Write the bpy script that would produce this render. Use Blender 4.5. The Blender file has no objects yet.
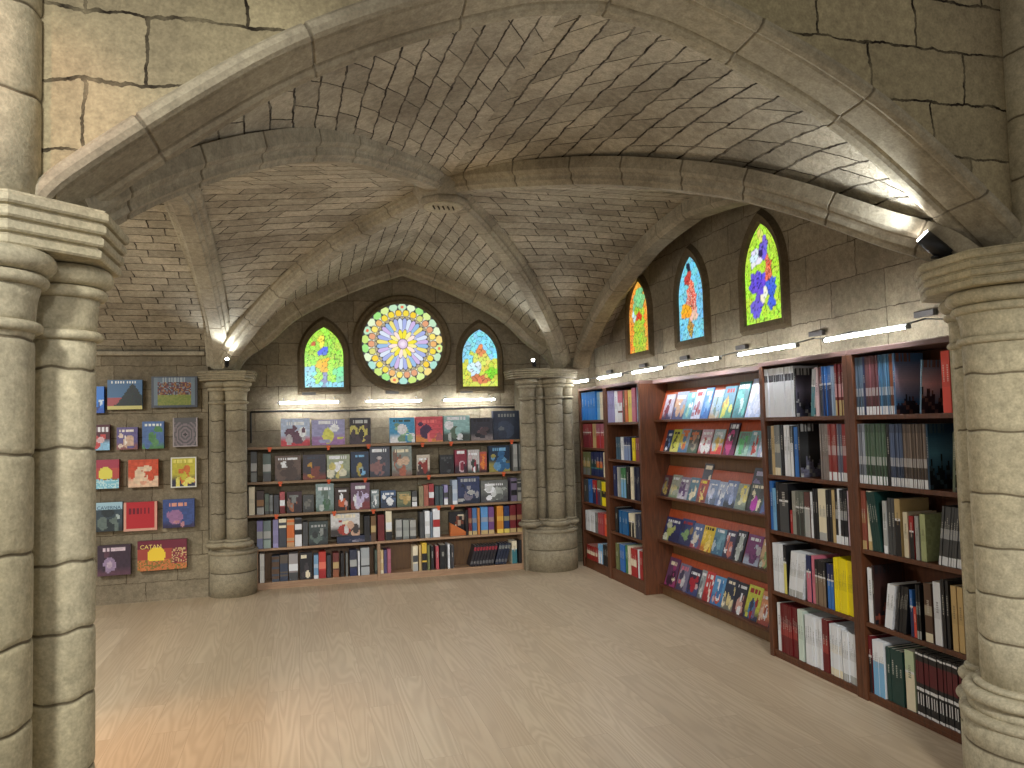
import bpy, math, random
from mathutils import Matrix, Vector
PI = math.pi
scene = bpy.context.scene
col = scene.collection
random.seed(11)
# ---------------------------------------------------------------- camera
cam_d = bpy.data.cameras.new('camera'); cam = bpy.data.objects.new('camera', cam_d); col.objects.link(cam)
scene.camera = cam
YAW, PITCH, ROLL, FPX = 0.2746849761232359, 0.05202402148556754, -0.025300048763566313, 765.5327
_f = Vector((math.sin(YAW)*math.cos(PITCH), math.cos(YAW)*math.cos(PITCH), math.sin(PITCH)))
_r = Vector((math.cos(YAW), -math.sin(YAW), 0)); _u = _r.cross(_f)
_R = _r*math.cos(ROLL)+_u*math.sin(ROLL); _U = -_r*math.sin(ROLL)+_u*math.cos(ROLL)
cam.matrix_world = Matrix(((_R.x,_U.x,-_f.x,0),(_R.y,_U.y,-_f.y,0),(_R.z,_U.z,-_f.z,1.6),(0,0,0,1)))
cam_d.sensor_fit = 'HORIZONTAL'; cam_d.sensor_width = 36.0; cam_d.lens = 36.0*FPX/1024; cam_d.clip_start = .05
# ---------------------------------------------------------------- world, added fill lamps and warm lamps of the shop hall
world = bpy.data.worlds.new('world'); scene.world = world; world.use_nodes = True
world.node_tree.nodes['Background'].inputs[0].default_value = (1.0, .985, .96, 1)
world.node_tree.nodes['Background'].inputs[1].default_value = .55
def lamp(name, kind, loc, target, energy, color=(1,1,1), **kw):
    d = bpy.data.lights.new(name, kind); d.energy = energy; d.color = color
    for k, v in kw.items(): setattr(d, k, v)
    o = bpy.data.objects.new(name, d); col.objects.link(o); o.location = loc
    o.rotation_euler = (Vector(target)-Vector(loc)).to_track_quat('-Z', 'Y').to_euler()
    return o
lamp('added_hall_spot', 'SPOT', (-1.3, -.5, 3.2), (-.65, 2.4, 1.9), 400, (1,.99,.94), spot_size=.95, spot_blend=.9, shadow_soft_size=.22)  # added spot brightening the left pier and the wall beside it
lamp('added_hall_spot', 'SPOT', (1.2, -.6, 2.9), (1.1, 4.2, 0), 330, (1,.99,.97), spot_size=.95, spot_blend=1, shadow_soft_size=.25)  # added spot throwing light under the arch onto the bay floor
lamp('added_hall_spot', 'SPOT', (-.1, -1.0, 2.9), (.9, 6.0, .6), 460, (1,.99,.97), spot_size=.7, spot_blend=1, shadow_soft_size=.25)  # second added spot, reaching deeper into the bay
lamp('left_bay_fill', 'AREA', (-3.2, 4.6, 2.7), (-2.6, 5.4, 0), 110, (1,.99,.95), shape='RECTANGLE', size=1.2, size_y=.5)  # added area lamp inside the left bay, filling the interior
lamp('added_hall_spot', 'SPOT', (1.4, -.9, 2.5), (3.0, 2.6, 1.05), 330, (1,.99,.95), spot_size=.55, spot_blend=.7, shadow_soft_size=.1)  # added spot, cone kept low to brighten only the right column
lamp('warm_hall_lamp', 'SPOT', (-3.0, 3.2, 2.5), (-.95, 4.1, 0), 330, (1,.5,.18), spot_size=.62, spot_blend=1, shadow_soft_size=.08)
lamp('warm_hall_lamp', 'SPOT', (-1.7, .5, 3.1), (-.79, 2.3, 2.55), 60, (1,.4,.25), spot_size=.3, spot_blend=.8, shadow_soft_size=.05)
scene.view_settings.view_transform = 'Standard'; scene.view_settings.look = 'None'
scene.view_settings.gamma = 1; scene.view_settings.use_curve_mapping = False
scene.view_settings.exposure = 0.12
SP = [26, 14, 12]   # watts of the four capital spotlights
# ---------------------------------------------------------------- helpers
def lin(c):
    return tuple((x/255/12.92 if x/255 <= .04045 else ((x/255+.055)/1.055)**2.4) for x in c)
class MB:
    def __init__(s): s.v=[]; s.f=[]; s.uv={}; s.fc={}; s.sm=set(); s.j={}; s.mi={}
    def vert(s, p, j=0):
        s.v.append(tuple(p))
        if j: s.j[len(s.v)-1]=j
        return len(s.v)-1
    def face(s, idx, uv=None, c=None, smooth=False, mi=0):
        k=len(s.f); s.f.append(tuple(idx))
        if uv: s.uv[k]=uv
        if c is not None: s.fc[k]=c
        if smooth: s.sm.add(k)
        if mi: s.mi[k]=mi
    def quad(s, a,b,c_,d, c=None, uv=None, mi=0):
        i=[s.vert(p) for p in (a,b,c_,d)]; s.face(i, uv, c, mi=mi)
    def box(s, x0,x1,y0,y1,z0,z1, c=None, cf=None, mi=0):
        p=[(x,y,z) for x in (x0,x1) for y in (y0,y1) for z in (z0,z1)]
        i=[s.vert(q) for q in p]
        for k,q in enumerate(((0,1,5,4),(2,6,7,3),(0,2,3,1),(4,5,7,6),(1,3,7,5),(0,4,6,2))):
            s.face([i[n] for n in q], None, (cf.get(k,c) if cf else c), mi=mi)   # 0 front(-y) 1 back 2 left 3 right 4 top 5 bottom
    def grid(s, fn, nu, nv, smooth=True, uvf=None, colf=None):
        ix=[[s.vert(fn(i/nu, j/nv)) for i in range(nu+1)] for j in range(nv+1)]
        for j in range(nv):
            for i in range(nu):
                c=((i,j),(i+1,j),(i+1,j+1),(i,j+1))
                s.face([ix[b][a] for a,b in c], [uvf(a/nu,b/nv) for a,b in c] if uvf else None,
                       [colf(a/nu,b/nv) for a,b in c] if colf else None, smooth)
    def lathe(s, prof, cx, cy, n=32, a0=0, a1=2*PI, wob=0):
        # prof: (r, z, joint)
        rings=[]; full=abs(a1-a0-2*PI)<1e-6; m=n if full else n+1
        for q in prof:
            r,z=q[0],q[1]; j=q[2] if len(q)>2 else 0; ph=q[3] if len(q)>3 else 0
            rings.append([s.vert((cx+r*math.cos(a0+(a1-a0)*k/n), cy+r*math.sin(a0+(a1-a0)*k/n), z+wob*(math.sin(3*2*PI*k/n+ph)+.6*math.sin(7*2*PI*k/n+2*ph))*(1 if ph else 0)), j) for k in range(m)])
        for a,b in zip(rings, rings[1:]):
            for k in range(n):
                k2=(k+1)%m
                s.face([a[k],a[k2],b[k2],b[k]], smooth=True)
        s.face(rings[-1]); s.face(rings[0][::-1])
    def tube(s, a, b, r, n=10):
        a,b=Vector(a),Vector(b); d=(b-a).normalized(); p=d.orthogonal().normalized(); q=d.cross(p)
        A=[s.vert(a+(p*math.cos(2*PI*k/n)+q*math.sin(2*PI*k/n))*r) for k in range(n)]
        B=[s.vert(b+(p*math.cos(2*PI*k/n)+q*math.sin(2*PI*k/n))*r) for k in range(n)]
        for k in range(n): s.face([A[k],A[(k+1)%n],B[(k+1)%n],B[k]], smooth=True)
        s.face(A[::-1]); s.face(B)
    def prism(s, poly, z0, z1):
        n=len(poly); A=[s.vert((x,y,z0)) for x,y in poly]; B=[s.vert((x,y,z1)) for x,y in poly]
        for k in range(n): s.face([A[k],A[(k+1)%n],B[(k+1)%n],B[k]])
        s.face(A[::-1]); s.face(B)
    def mesh(s, name, m):
        me=bpy.data.meshes.new(name); me.from_pydata(s.v, [], s.f)
        for mm in (m if isinstance(m,(list,tuple)) else [m]): me.materials.append(mm)
        if s.uv:
            u=me.uv_layers.new(name='UVMap'); k=0
            for n,f in enumerate(s.f):
                q=s.uv.get(n)
                for t in range(len(f)):
                    if q: u.data[k+t].uv=q[t]
                k+=len(f)
        if s.fc:
            a=me.color_attributes.new('print','FLOAT_COLOR','CORNER'); buf=[]
            for n,f in enumerate(s.f):
                q=s.fc.get(n,(.8,.8,.8))
                for t in range(len(f)):
                    c=q[t] if isinstance(q,list) else q
                    buf+= [c[0],c[1],c[2],1.0]
            a.data.foreach_set('color', buf)
        if s.j:
            a=me.attributes.new('joint','FLOAT','POINT'); buf=[0.0]*len(s.v)
            for k,v in s.j.items(): buf[k]=v
            a.data.foreach_set('value', buf)
        if s.sm: me.polygons.foreach_set('use_smooth',[n in s.sm for n in range(len(s.f))])
        if s.mi: me.polygons.foreach_set('material_index',[s.mi.get(n,0) for n in range(len(s.f))])
        me.update(); return me
    def build(s, name, m, parent=None, **t):
        o=bpy.data.objects.new(name, s.mesh(name,m)); col.objects.link(o)
        if parent is not None: o.parent=parent
        return tag(o, **t)
def tag(o, label=None, cat=None, group=None, kind=None):
    if label: o['label']=label
    if cat: o['category']=cat
    if group: o['group']=group
    if kind: o['kind']=kind
    return o
def thing(name, label, cat, loc=(0,0,0), rz=0, group=None):
    o=bpy.data.objects.new(name,None); col.objects.link(o); o.location=loc; o.rotation_euler=(0,0,rz); o.empty_display_size=.1
    return tag(o,label,cat,group)
def bevel(o, w=.004, seg=2):
    m=o.modifiers.new('bevel','BEVEL'); m.width=w; m.segments=seg; m.limit_method='ANGLE'; return o
def curve(pts, n=8):
    # monotone-ish Catmull-Rom through (x,z) points
    out=[]
    P=[pts[0]]+list(pts)+[pts[-1]]
    for i in range(1,len(P)-2):
        for k in range(n):
            t=k/n; r=[]
            for d in range(len(P[0])):
                a,b,c,e=P[i-1][d],P[i][d],P[i+1][d],P[i+2][d]
                r.append(.5*((2*b)+(c-a)*t+(2*a-5*b+4*c-e)*t*t+(3*b-a-3*c+e)*t**3))
            out.append(tuple(r))
    out.append(tuple(pts[-1])); return out
def interp(pts, x):
    if x<=pts[0][0]: return pts[0][1]
    for a,b in zip(pts,pts[1:]):
        if x<=b[0]: return a[1]+(b[1]-a[1])*(x-a[0])/max(1e-9,b[0]-a[0])
    return pts[-1][1]
# ---------------------------------------------------------------- materials
def new_mat(name):
    m=bpy.data.materials.new(name); m.use_nodes=True; nt=m.node_tree; b=nt.nodes['Principled BSDF']; return m,nt,b
def plain(name, c, rough=.6, metal=0, bump=0, scale=40):
    m,nt,b=new_mat(name); b.inputs['Base Color'].default_value=(*lin(c),1); b.inputs['Roughness'].default_value=rough; b.inputs['Metallic'].default_value=metal
    if bump:
        n=nt.nodes.new('ShaderNodeTexNoise'); n.inputs['Scale'].default_value=scale
        u=nt.nodes.new('ShaderNodeBump'); u.inputs['Strength'].default_value=bump; u.inputs['Distance'].default_value=.01
        nt.links.new(n.outputs[0],u.inputs['Height']); nt.links.new(u.outputs[0],b.inputs['Normal'])
    return m
def N(nt, t, **kw):
    n=nt.nodes.new(t)
    for k,v in kw.items():
        if k in n.inputs.keys(): n.inputs[k].default_value=v
        else: setattr(n,k,v)
    return n
def math_(nt, op, a, b_=None):
    n=nt.nodes.new('ShaderNodeMath'); n.operation=op
    for i,x in enumerate((a,b_)):
        if x is None: continue
        if hasattr(x,'node'): nt.links.new(x,n.inputs[i])
        else: n.inputs[i].default_value=x
    return n.outputs[0]
def mixc(nt, f, a, b_, blend='MIX'):
    n=nt.nodes.new('ShaderNodeMix'); n.data_type='RGBA'; n.blend_type=blend
    for i,x in ((0,f),(6,a),(7,b_)):
        if hasattr(x,'node'): nt.links.new(x,n.inputs[i])
        elif i==0: n.inputs[0].default_value=x
        else: n.inputs[i].default_value=(*x,1)
    return n.outputs[2]
def stone(name, c1, c2, c3, bw=0, bh=0, mortar=.006, bump=.5, dist=.012, mort=(40,33,24)):
    """hewn limestone; with bw/bh it is laid in courses following the UV map (metres)"""
    m,nt,b=new_mat(name); L=nt.links.new
    tc=N(nt,'ShaderNodeTexCoord'); geo=N(nt,'ShaderNodeNewGeometry')
    obj=geo.outputs['Position']
    n1=N(nt,'ShaderNodeTexNoise',Scale=2.3,Detail=5.0,Roughness=.6); L(obj,n1.inputs['Vector'])
    n2=N(nt,'ShaderNodeTexNoise',Scale=28.0,Detail=8.0,Roughness=.65); L(obj,n2.inputs['Vector'])
    n3=N(nt,'ShaderNodeTexNoise',Scale=.9,Detail=3.0); L(obj,n3.inputs['Vector'])
    r1=N(nt,'ShaderNodeMapRange'); r1.inputs['From Min'].default_value=.35; r1.inputs['From Max'].default_value=.65; L(n1.outputs[0],r1.inputs[0])
    base=mixc(nt, r1.outputs[0], lin(c1), lin(c2))
    r3=N(nt,'ShaderNodeMapRange'); r3.inputs['From Min'].default_value=.45; r3.inputs['From Max'].default_value=.7; L(n3.outputs[0],r3.inputs[0])
    base=mixc(nt, r3.outputs[0], base, lin(c3))
    r2=N(nt,'ShaderNodeMapRange'); r2.inputs['From Min'].default_value=.3; r2.inputs['From Max'].default_value=.7; r2.inputs['To Min'].default_value=.72; r2.inputs['To Max'].default_value=1.16; L(n2.outputs[0],r2.inputs[0])
    base=mixc(nt, 1.0, base, r2.outputs[0], 'MULTIPLY')
    n4=N(nt,'ShaderNodeTexNoise',Scale=110.0,Detail=3.0); L(obj,n4.inputs['Vector'])
    r4=N(nt,'ShaderNodeMapRange'); r4.inputs['From Min'].default_value=.3; r4.inputs['From Max'].default_value=.7; r4.inputs['To Min'].default_value=.86; r4.inputs['To Max'].default_value=1.12; L(n4.outputs[0],r4.inputs[0])
    base=mixc(nt, 1.0, base, r4.outputs[0], 'MULTIPLY')
    h=math_(nt,'MULTIPLY',n2.outputs[0],.5); h=math_(nt,'ADD',h,math_(nt,'MULTIPLY',n1.outputs[0],.6)); h=math_(nt,'ADD',h,math_(nt,'MULTIPLY',n4.outputs[0],.22))
    if bw:
        nd=N(nt,'ShaderNodeTexNoise',Scale=9.0,Detail=4.0,Roughness=.6); L(obj,nd.inputs['Vector'])
        sub=N(nt,'ShaderNodeVectorMath',operation='SUBTRACT'); L(nd.outputs['Color'],sub.inputs[0]); sub.inputs[1].default_value=(.5,.5,.5)
        sc=N(nt,'ShaderNodeVectorMath',operation='SCALE'); L(sub.outputs[0],sc.inputs[0]); sc.inputs['Scale'].default_value=dist*3
        ad=N(nt,'ShaderNodeVectorMath',operation='ADD'); L(tc.outputs['UV'],ad.inputs[0]); L(sc.outputs[0],ad.inputs[1])
        br=N(nt,'ShaderNodeTexBrick'); L(ad.outputs[0],br.inputs['Vector'])
        br.offset=.5; br.squash=1.25; br.squash_frequency=3; br.offset_frequency=2
        br.inputs['Color1'].default_value=(0,0,0,1); br.inputs['Color2'].default_value=(1,1,1,1); br.inputs['Mortar'].default_value=(.5,.5,.5,1)
        br.inputs['Scale'].default_value=1; br.inputs['Mortar Size'].default_value=mortar; br.inputs['Mortar Smooth'].default_value=.35
        br.inputs['Brick Width'].default_value=bw; br.inputs['Row Height'].default_value=bh
        vr=N(nt,'ShaderNodeMapRange'); vr.inputs['To Min'].default_value=.78; vr.inputs['To Max'].default_value=1.15; L(br.outputs['Color'],vr.inputs[0])
        base=mixc(nt,1.0,base,vr.outputs[0],'MULTIPLY')
        gap=N(nt,'ShaderNodeMapRange'); L(nd.outputs[0],gap.inputs[0]); gap.inputs['From Min'].default_value=.35; gap.inputs['From Max'].default_value=.6; gap.inputs['To Min'].default_value=.45; gap.inputs['To Max'].default_value=1
        mf=math_(nt,'MULTIPLY',br.outputs['Fac'],gap.outputs[0])
        base=mixc(nt,mf,base,lin(mort))
        h=math_(nt,'SUBTRACT',h,math_(nt,'MULTIPLY',mf,1.4))
        h=math_(nt,'ADD',h,math_(nt,'MULTIPLY',br.outputs['Color'],.35))
    at=N(nt,'ShaderNodeAttribute',attribute_name='joint')
    base=mixc(nt,at.outputs['Fac'],base,lin(mort))
    L(base,b.inputs['Base Color']); b.inputs['Roughness'].default_value=.92
    b.inputs['Specular IOR Level'].default_value=.25
    u=N(nt,'ShaderNodeBump'); u.inputs['Strength'].default_value=bump; u.inputs['Distance'].default_value=.012; L(h,u.inputs['Height']); L(u.outputs[0],b.inputs['Normal'])
    return m
WALL=stone('wall_stone',(166,153,122),(144,132,106),(180,168,132),.46,.215,.006,.6,.02)
WALLB=stone('bay_wall_stone',(142,130,108),(120,109,90),(152,141,116),.48,.23,.004,.4,.012,(74,62,46))
VAULT=stone('vault_stone',(186,176,154),(150,140,120),(198,188,164),.27,.118,.0055,.9,.012,(52,44,34))
SHAFT2=stone('bay_shaft_stone',(152,143,122),(128,118,98),(162,151,124),bump=.4,mort=(62,54,42))
RIB=stone('rib_stone',(172,162,140),(138,128,108),(182,172,146),bump=.35,mort=(60,50,38))
SHAFT=stone('shaft_stone',(196,187,160),(176,166,140),(202,190,154),bump=.45,mort=(84,72,54))
def wood(name, c1, c2, sc=(1,1,1), rough=.45):
    m,nt,b=new_mat(name); L=nt.links.new; tc=N(nt,'ShaderNodeTexCoord'); mp=N(nt,'ShaderNodeMapping'); L(tc.outputs['Object'],mp.inputs[0]); mp.inputs['Scale'].default_value=sc
    n=N(nt,'ShaderNodeTexNoise',Scale=14.0,Detail=5.0,Distortion=.6); L(mp.outputs[0],n.inputs['Vector'])
    r=N(nt,'ShaderNodeMapRange'); r.inputs['From Min'].default_value=.3; r.inputs['From Max'].default_value=.7; L(n.outputs[0],r.inputs[0])
    L(mixc(nt,r.outputs[0],lin(c1),lin(c2)),b.inputs['Base Color']); b.inputs['Roughness'].default_value=rough; return m
DARKWOOD=wood('dark_cherry_wood',(104,60,34),(76,43,24),(4,4,.5))
MIDWOOD=wood('walnut_board',(112,80,46),(88,62,36),(4,4,.5))
ORANGE=wood('orange_stained_board',(186,84,42),(158,66,32),(4,4,.5))
SHELFEDGE=plain('shelf_edge',(138,112,84),.5)
LIGHTWOOD=wood('pale_beech',(176,144,114),(156,124,96),(.5,4,4))
DRIVER=plain('driver_case',(62,58,54),.6)
BLACK=plain('black_metal',(22,22,24),.5); DARKP=plain('dark_panel',(36,33,30),.6); STEEL=plain('grey_steel',(120,120,118),.35,.7)
CLIP=plain('orange_clip',(205,84,36),.5); EDGE=plain('tube_lit_top_strip',(104,78,70),.5)  # top strip colour lifted as if lit by the tubes above
def emis(name, c, s):
    m,nt,b=new_mat(name); b.inputs['Base Color'].default_value=(*c,1); b.inputs['Emission Color'].default_value=(*c,1); b.inputs['Emission Strength'].default_value=s; return m
TUBE=emis('led_tube',(.9,.94,1),95.0); LENS=emis('spot_lens',(1,.97,.95),30.0)
def printed(name, rough=.4):
    m,nt,b=new_mat(name); a=N(nt,'ShaderNodeAttribute',attribute_name='print'); nt.links.new(a.outputs['Color'],b.inputs['Base Color']); b.inputs['Roughness'].default_value=rough; return m
PRINT=printed('printed_card')
m,nt,b=new_mat('stained_glass'); a=N(nt,'ShaderNodeAttribute',attribute_name='print')
nt.links.new(a.outputs['Color'],b.inputs['Emission Color']); b.inputs['Emission Strength'].default_value=1.0; b.inputs['Roughness'].default_value=.2; b.inputs['Base Color'].default_value=(.02,.02,.02,1); GLASS=m
# oak laminate floor
m,nt,b=new_mat('oak_laminate'); L=nt.links.new; geo=N(nt,'ShaderNodeNewGeometry')
sep=N(nt,'ShaderNodeSeparateXYZ'); L(geo.outputs['Position'],sep.inputs[0]); cmb=N(nt,'ShaderNodeCombineXYZ'); L(sep.outputs['Y'],cmb.inputs['X']); L(sep.outputs['X'],cmb.inputs['Y'])
br=N(nt,'ShaderNodeTexBrick'); L(cmb.outputs[0],br.inputs['Vector']); br.offset=.37; br.inputs['Scale'].default_value=1; br.inputs['Brick Width'].default_value=1.25; br.inputs['Row Height'].default_value=.19
br.inputs['Mortar Size'].default_value=.0012; br.inputs['Color1'].default_value=(0,0,0,1); br.inputs['Color2'].default_value=(1,1,1,1); br.inputs['Mortar'].default_value=(.5,.5,.5,1)
off=N(nt,'ShaderNodeVectorMath',operation='SCALE'); L(br.outputs['Color'],off.inputs[0]); off.inputs['Scale'].default_value=17.0
st=N(nt,'ShaderNodeMapping'); L(geo.outputs['Position'],st.inputs[0]); st.inputs['Scale'].default_value=(6,.5,1)
ad=N(nt,'ShaderNodeVectorMath',operation='ADD'); L(st.outputs[0],ad.inputs[0]); L(off.outputs[0],ad.inputs[1])
gn=N(nt,'ShaderNodeTexNoise',Scale=.9,Detail=2.0,Distortion=.3); L(ad.outputs[0],gn.inputs['Vector'])
wv=math_(nt,'SINE',math_(nt,'MULTIPLY',gn.outputs[0],120.0))
wr=N(nt,'ShaderNodeMapRange'); wr.inputs['From Min'].default_value=-1; L(wv,wr.inputs[0])
big=N(nt,'ShaderNodeTexNoise',Scale=.55,Detail=2.0); L(ad.outputs[0],big.inputs['Vector'])
c=mixc(nt,math_(nt,'MULTIPLY',wr.outputs[0],.42),lin((194,176,148)),lin((158,138,112)))
bigr=N(nt,'ShaderNodeMapRange'); bigr.inputs['From Min'].default_value=.35; bigr.inputs['From Max'].default_value=.65; L(big.outputs[0],bigr.inputs[0])
c=mixc(nt,math_(nt,'MULTIPLY',bigr.outputs[0],.45),c,lin((166,144,116)))
vr=N(nt,'ShaderNodeMapRange'); vr.inputs['To Min'].default_value=.95; vr.inputs['To Max'].default_value=1.03; L(br.outputs['Color'],vr.inputs[0]); c=mixc(nt,1.0,c,vr.outputs[0],'MULTIPLY')
c=mixc(nt,math_(nt,'MULTIPLY',br.outputs['Fac'],.35),c,lin((110,88,66)))
L(c,b.inputs['Base Color']); b.inputs['Roughness'].default_value=.42; b.inputs['Specular IOR Level'].default_value=.35; FLOOR=m
# ---------------------------------------------------------------- vault geometry (metres)
XC, YC = 1.03, 5.35
PX = {'L': -.66, 'R': 2.78}; XF = 1.10; PY = {'F': 2.66, 'B': 7.93}
DIAG=curve([(0,2.20),(.03,2.30),(.09,2.45),(.18,2.61),(.28,2.76),(.4,2.9),(.56,3.05),(.77,3.18),(.92,3.23),(1,3.24)],4)
DIAGL=curve([(0,2.2),(.06,2.33),(.11,2.43),(.19,2.57),(.28,2.71),(.4,2.87),(.56,3.03),(.75,3.15),(.92,3.23),(1,3.24)],4)
FRONT=curve([(0,2.24),(.04,2.32),(.22,2.57),(.386,2.77),(.58,2.94),(.81,3.09),(.92,3.13),(1,3.15)],5)    # fraction from springing to apex
BACK=curve([(0,2.18),(.06,2.33),(.2,2.5),(.36,2.74),(.7,3.03),(1,3.21)],6)
RIGHT=curve([(0,2.2),(.02,2.3),(.13,2.5),(.35,2.8),(.7,3.09),(1,3.19)],6)
LEFT=curve([(0,2.2),(.06,2.42),(.2,2.6),(.48,2.82),(.75,2.99),(1,3.08)],6)
def arch_path(prof, p0, p1):
    """full pointed arch from p0 to p1 (xy), symmetric profile"""
    h=[(f/2,z) for f,z in prof]; full=h+[(1-f,z) for f,z in h[::-1][1:]]
    return [Vector((p0[0]+(p1[0]-p0[0])*f, p0[1]+(p1[1]-p0[1])*f, z)) for f,z in full]
def half_path(prof, p0, p1):
    return [Vector((p0[0]+(p1[0]-p0[0])*f, p0[1]+(p1[1]-p0[1])*f, z)) for f,z in prof]
def sweep(mb, path, Wd, prof, joints=.4, j0=.2, gro=.007):
    Wd=Vector(Wd).normalized(); n=len(path); T=[]
    for i in range(n):
        a=path[max(0,i-1)]; b=path[min(n-1,i+1)]; T.append((b-a).normalized())
    S=[0]
    for a,b in zip(path,path[1:]): S.append(S[-1]+(b-a).length)
    def at(s):
        for i in range(n-1):
            if s<=S[i+1] or i==n-2:
                t=(s-S[i])/max(1e-9,S[i+1]-S[i]); return path[i].lerp(path[i+1],t), T[i].lerp(T[i+1],t).normalized()
    ss=[(s,0) for s in S]; k=j0
    while k<S[-1]-.06:
        ss=[q for q in ss if abs(q[0]-k)>.013]; ss+=[(k-.007,0),(k-.002,.5),(k+.002,.5),(k+.007,0)]; k+=joints*random.uniform(.85,1.15)
    ss.sort(); cw=sum(p[0] for p in prof)/len(prof); cn=sum(p[1] for p in prof)/len(prof); rings=[]
    for s,j in ss:
        P,t=at(s); Nn=Wd.cross(t)
        if Nn.z<0: Nn=-Nn
        ring=[]
        for w,nn in prof:
            if j:
                d=math.hypot(w-cw,nn-cn); w=cw+(w-cw)*(1-gro/d); nn=cn+(nn-cn)*(1-gro/d)
            ring.append(mb.vert(P+Wd*w+Nn*nn, j))
        rings.append(ring)
    m=len(prof)
    for a,b in zip(rings,rings[1:]):
        for k in range(m): mb.face([a[k],a[(k+1)%m],b[(k+1)%m],b[k]])
    mb.face(rings[0][::-1]); mb.face(rings[-1])
# --- floor
mb=MB(); mb.quad((-7,-6,0),(6,-6,0),(6,8.6,0),(-7,8.6,0)); mb.build('floor',FLOOR,kind='structure')
# --- walls
def wall(name, fn, nu, nv, uvf, mat=WALL):
    m=MB(); m.grid(fn,nu,nv,False,uvf); return m.build(name,mat,kind='structure')
mb=MB(); mb.quad((-7,2.43,4.65),(6,2.43,4.65),(6,-6,4.65),(-7,-6,4.65)); mb.build('ceiling',RIB,kind='structure')
YBW, XRW = 8.38, 3.38
wall('wall_back', lambda s,t:(-.9+4.4*s,YBW,3.5*t),1,1,lambda s,t:(4.4*s,3.5*t+.02),WALLB)
wall('wall_right', lambda s,t:(XRW,2.75+5.75*s,3.5*t),1,1,lambda s,t:(5.75*s+.2,3.5*t+.06),WALLB)
wall('wall_left', lambda s,t:(-5.5+4.66*s,8.05,2.62*t),1,1,lambda s,t:(5*s+.1,2.62*t+.05),WALLB)
m=MB(); m.quad((-.84,8.05,0),(-.84,8.38,0),(-.84,8.38,2.6),(-.84,8.05,2.6),uv=[(0,0),(.3,0),(.3,2.6),(0,2.6)]); m.build('wall_left',WALL,kind='structure')
# wall above the front arch
m=MB(); xs=[-2.6]+[PX['L']-.06]+[p.x for p in arch_path(FRONT,(XF-1.76,0),(XF+1.76,0))]+[XF+1.78,4.6]
def fz(x):
    d=abs(x-XF)/1.76
    return 2.26 if d>=1 else interp(FRONT,1-d)+.055
for yy,fl in ((2.43,1),(2.65,0)):
    for a,b in zip(xs,xs[1:]):
        q=[(a,yy,fz(a)),(b,yy,fz(b)),(b,yy,4.7),(a,yy,4.7)]; uv=[(p[0]+.13,p[2]-.05) for p in q]
        if not fl: q=q[::-1]; uv=uv[::-1]
        m.quad(*q,uv=uv)
for a,b in zip(xs,xs[1:]): m.quad((a,2.43,fz(a)),(a,2.65,fz(a)),(b,2.65,fz(b)),(b,2.43,fz(b)),uv=[(a,0),(a,.22),(b,.22),(b,0)])
m.build('wall_front',WALL,kind='structure')
# --- vault cells
SH=.11
def cell(mb, A, D, n_s=26, n_t=14, flip=False):
    """ruled and slightly domed web between wall arch A(f) and diagonal D(f)"""
    La=0; pa=A(0); acc=[0]
    for i in range(1,n_s+1):
        q=A(i/n_s); acc.append(acc[-1]+(q-pa).length); pa=q
    def P(s,t):
        p=A(s).lerp(D(s),t); p.z+=.05*math.sin(PI*t)*math.sin(PI*min(1,s*1.1))*.6; return p
    def UV(s,t):
        i=s*n_s; k=int(min(n_s-1,i)); v=acc[k]+(acc[k+1]-acc[k])*(i-k); L=(A(s)-D(s)).length
        return (L*(1-t)+(3.1 if flip else 0), v+(.05 if flip else 0))
    ix=[[mb.vert(P(i/n_s,j/n_t)) for i in range(n_s+1)] for j in range(n_t+1)]
    for j in range(n_t):
        for i in range(n_s):
            c=[(i,j),(i+1,j),(i+1,j+1),(i,j+1)]
            if flip: c=c[::-1]
            mb.face([ix[b][a] for a,b in c],[UV(a/n_s,b/n_t) for a,b in c],smooth=True)
def hp(prof,p0,p1,up):
    return lambda f: Vector((p0[0]+(p1[0]-p0[0])*f, p0[1]+(p1[1]-p0[1])*f, interp(prof,f)+up))
DIAGR=curve([(0,2.18),(.03,2.27),(.09,2.37),(.155,2.49),(.21,2.59),(.3,2.73),(.4,2.85),(.57,3.01),(.77,3.14),(.92,3.22),(1,3.24)],4)
corner={k:(PX[k[0]],PY[k[1]]) for k in ('LF','RF','LB','RB')}
D={k:hp({'L':DIAGL,'R':DIAG}[k[0]] if k!='RF' else DIAGR,corner[k],(XC,YC),SH-.03) for k in corner}
WEBF=curve([(0,2.2),(.06,2.34),(.15,2.52),(.28,2.72),(.4,2.86),(.56,3.0),(.77,3.14),(.92,3.2),(1,3.22)],4)
ceil=MB()
for sx in 'LR':
    cell(ceil, hp(WEBF,(PX[sx],2.65),(XF,2.65),SH-.02), hp(DIAGL if sx=='L' else DIAG,corner[sx+'F'],(XC,YC),SH-.02), flip=sx=='R')
    cell(ceil, hp(BACK,(PX[sx],8.02),(XC+.04,8.02),SH+.03), D[sx+'B'], flip=sx=='L')
for sy in 'FB':
    cell(ceil, hp(RIGHT,(3.02,PY[sy]),(3.02,YC),SH+.02), D['R'+sy], flip=sy=='B')
    cell(ceil, hp(LEFT,(-.72,PY[sy]),(-.72,YC),SH), D['L'+sy], flip=sy=='F')
ceil.build('ceiling',VAULT,kind='structure')
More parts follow.
